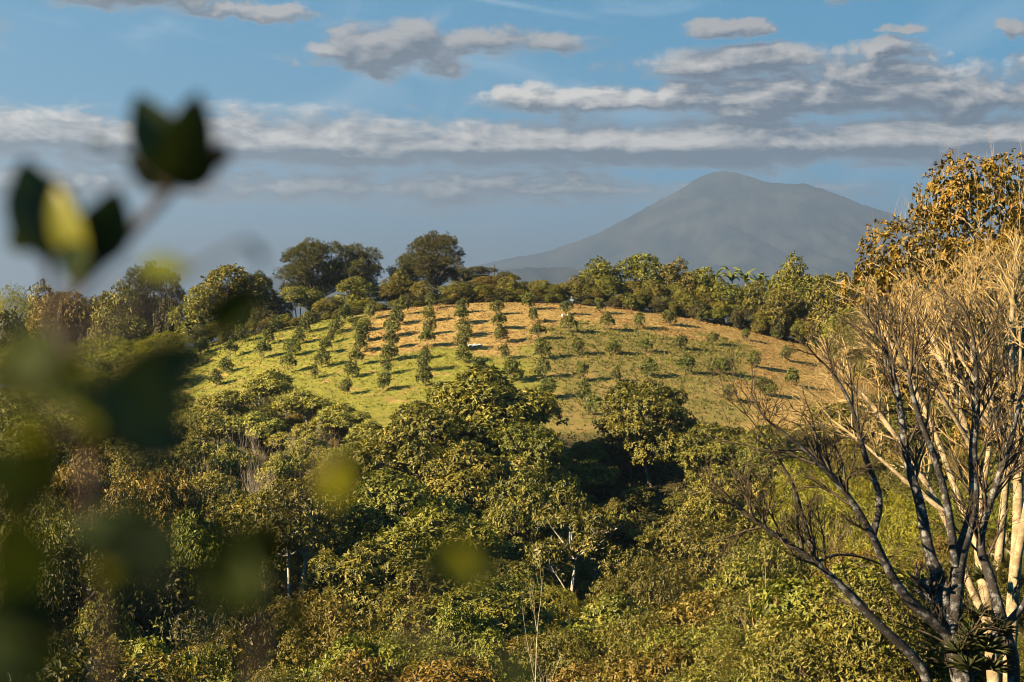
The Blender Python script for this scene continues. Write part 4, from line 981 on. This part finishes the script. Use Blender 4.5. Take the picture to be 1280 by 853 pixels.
# ------------------------------------------------------------------ near shrub beside the camera (out of focus)
def big_leaf(seed):
    rng = np.random.RandomState(seed); n, k = 9, 5; V = []; Q = []
    for i in range(n):
        s = i / (n - 1); w_ = .5 * (math.sin(math.pi * s ** .85) ** .8) * .46 + .004
        for j in range(k):
            t_ = (j / (k - 1) - .5) * 2
            V.append((t_ * w_, s, .10 * abs(t_) * w_ * 4 * .5 - .16 * s * s + .012 * math.sin(s * 19) * abs(t_)))
    for i in range(n - 1):
        for j in range(k - 1): b_ = i * k + j; Q += [b_, b_ + 1, b_ + k + 1, b_ + k]
    return raw_mesh('shrub_leaf', V, Q, np.arange(len(Q) // 4) * 4, None, {'tint': ('FACE', np.full(len(Q) // 4, .5))}, smooth=True)
M['near_shaded_leaf'] = leaf_mat('near_shaded_leaf', [(0, (.02, .03, .005)), (.5, (.028, .04, .006)), (1, (.05, .06, .01))], rough=.5, trans=.2, vary=.5)  # leaves in shade: the shade is put into this dark colour
M['near_lit'] = leaf_mat('near_lit_leaf', [(0, (.14, .155, .012)), (.5, (.17, .185, .012)), (1, (.2, .2, .01))], rough=.35, trans=.35, vary=.2)  # same leaf in sun: the light is put into this brighter colour
M['near_stem'] = bark_mat('near_stem', (.035, .025, .02), (.07, .05, .04), scale=60)
lm = [big_leaf(1), big_leaf(2)]; lm[0].materials.append(M['near_shaded_leaf']); lm[1].materials.append(M['near_lit'])
# base pixel, tip pixel, distance, lit leaf copy
NL = [((216, 232), (178, 112), .95, 0), ((216, 232), (252, 122), .95, 0),  ((52, 325), (40, 195), .92, 0), ((102, 335), (62, 232), .90, 1), ((104, 335), (138, 248), .93, 0),
      ((95, 300), (88, 352), .9, 0), ((60, 318), (95, 262), .94, 0), ((110, 300), (75, 335), .9, 0), ((176, 330), (242, 335), .80, 1), ((318, 352), (262, 425), .8, 0), ((98, 450), (110, 545), .60, 1), ((135, 500), (262, 430), .62, 0), ((120, 520), (250, 560), .60, 0),
      ((95, 440), (-20, 500), .62, 0), ((30, 430), (95, 520), .64, 0), ((22, 515), (58, 565), .60, 1), ((55, 555), (18, 655), .68, 0), ((438, 560), (400, 640), .72, 0), ((425, 575), (408, 630), .55, 1),
      ((336, 640), (262, 770), .60, 0), ((330, 660), (290, 740), .62, 0), ((100, 650), (235, 700), .62, 0), ((128, 690), (160, 752), .58, 1), ((-10, 660), (70, 740), .55, 0), ((0, 740), (60, 690), .60, 0), ((520, 690), (645, 715), .62, 0), ((570, 675), (592, 745), .57, 1),
      ((350, 760), (398, 792), .62, 0), ((-20, 760), (40, 800), .58, 0), ((-20, 860), (70, 790), .50, 0), ((-30, 790), (60, 870), .48, 0), ((635, 830), (668, 845), .60, 0), ((20, 560), (-30, 620), .58, 0), ((310, 300), (330, 325), .8, 0), ((280, 780), (240, 800), .56, 0), ((150, 190), (120, 185), .96, 0),
      ((150, 560), (235, 445), .56, 0), ((110, 480), (230, 520), .55, 0), ((200, 430), (170, 560), .58, 0), ((70, 420), (-10, 470), .56, 0), ((0, 430), (80, 480), .58, 0), ((90, 500), (20, 500), .56, 0),
      ((10, 640), (30, 760), .52, 0), ((60, 680), (-10, 790), .50, 0), ((-10, 720), (75, 860), .50, 0), ((60, 800), (-30, 830), .48, 0), ((330, 650), (255, 720), .57, 0), ((300, 680), (280, 790), .56, 0),
      ((150, 640), (200, 740), .58, 0), ((220, 650), (110, 700), .58, 0), ((530, 720), (620, 690), .58, 0), ((50, 250), (35, 330), .92, 0), ((130, 260), (115, 345), .92, 0), ((85, 290), (60, 215), .93, 0), ((60, 330), (25, 230), .9, 0), ((75, 330), (55, 205), .93, 0), ((110, 335), (150, 240), .92, 0), ((115, 330), (95, 262), .94, 0), ((216, 234), (275, 190), .97, 0), ((214, 232), (160, 195), .97, 0), ((100, 350), (90, 290), .92, 0), ((285, 180), (245, 215), .95, 0)]
base0 = np.array([-.34, .62, gz(-.34, .62)])
se = bpy.data.objects.new('near_shrub', None); COL.objects.link(se); se.location = base0
rng = np.random.RandomState(31); polys = []
nodes = [np.array(at(px, py, d_)) for px, py, d_ in ((150, 900, .72), (60, 400, .88), (60, 330, .92), (130, 330, .92), (190, 265, .95), (216, 232, .95), (330, 820, .64), (335, 650, .62), (430, 560, .72), (110, 640, .64), (110, 460, .68), (500, 860, .62), (530, 700, .64))]
def stem(ids, r0, r1, frm=None):
    P = [np.array(nodes[i]) for i in ids]
    if frm is not None: P = [frm] + P
    P = smooth_poly(P, 2); polys.append((P - base0, np.linspace(r0, r1, len(P))))
root = base0 + np.array([0, 0, -.05])
stem([0, 9, 10, 1, 2], .0036, .0030, root); stem([1, 3, 4, 5], .0050, .0040); stem([6, 7, 8], .003, .0018, root); stem([11, 12], .003, .0018, root)
allp = np.concatenate([p[0] + base0 for p in polys]); allp = allp[allp[:, 2] > -.45]
for i, (b_, t_, d_, young) in enumerate(NL):  # young: picks the leaf copy with sunlight put into its colour
    B = np.array(at(*b_, d_)); Tt = np.array(at(*t_, d_ * rng.uniform(.97, 1.05)))
    ax = Tt - B; L = np.linalg.norm(ax); ax /= L
    view = unit(-(B + Tt)); n_ = view + rng.normal(0, .1 if young else .35, 3) + (np.array(SDIR) * .8 if young else np.array([.7, -.1, -.1]))
    n_ = unit(n_ - ax * (n_ @ ax)); sd_ = np.cross(ax, n_)
    o = obj('leaf', lm[young], se); wf = rng.uniform(.9, 1.15) * (.9 if young and d_ < .85 else .8 if young else 1.3) * (1.25 if L < .03 else 1.)
    mat_ = Matrix(((sd_[0] * L * wf, ax[0] * L, n_[0] * L, B[0] - base0[0]), (sd_[1] * L * wf, ax[1] * L, n_[1] * L, B[1] - base0[1]), (sd_[2] * L * wf, ax[2] * L, n_[2] * L, B[2] - base0[2]), (0, 0, 0, 1)))
    o.matrix_local = mat_
    k = np.argmin(np.linalg.norm(allp - B, axis=1) + .3 * np.maximum(allp[:, 2] - B[2], 0))
    if np.linalg.norm(allp[k] - B) > .004: polys.append((bez(allp[k] - base0, B - base0, rng, 5, .08), np.linspace(.0022, .0014, 5)))
obj('stem', tube_mesh('near_shrub_stem', polys, M['near_stem'], 6), se)
tag(se, 'blurred leafy shrub beside the camera with dark and yellow green leaves', 'shrub')

# ------------------------------------------------------------------ haze: one closed box of even air
hx, hy0, hy1, hz0, hz1 = 15000., -300., 17000., -420., 1420.
V_ = [(x, y, z) for x in (-hx, hx) for y in (hy0, hy1) for z in (hz0, hz1)]
F_ = [(0, 1, 3, 2), (4, 6, 7, 5), (0, 4, 5, 1), (2, 3, 7, 6), (0, 2, 6, 4), (1, 5, 7, 3)]
me = bpy.data.meshes.new('haze'); me.from_pydata(V_, [], F_); me.update()
hm, t = new_mat('haze_air')
pv = t.node('ShaderNodeVolumePrincipled'); pv.inputs['Color'].default_value = (.38, .50, .72, 1); pv.inputs['Density'].default_value = 1.15e-4; pv.inputs['Anisotropy'].default_value = .35
oo = t.node('ShaderNodeOutputMaterial'); t.l.new(pv.outputs[0], oo.inputs['Volume'])
me.materials.append(hm)
hz = obj('haze', me); hz['kind'] = 'stuff'; hz['label'] = 'pale blue haze filling the air over the valley'; hz['category'] = 'haze'
print('meshes', len(bpy.data.meshes), 'polys', sum(len(m_.polygons) for m_ in bpy.data.meshes), 'objects', len(bpy.data.objects))
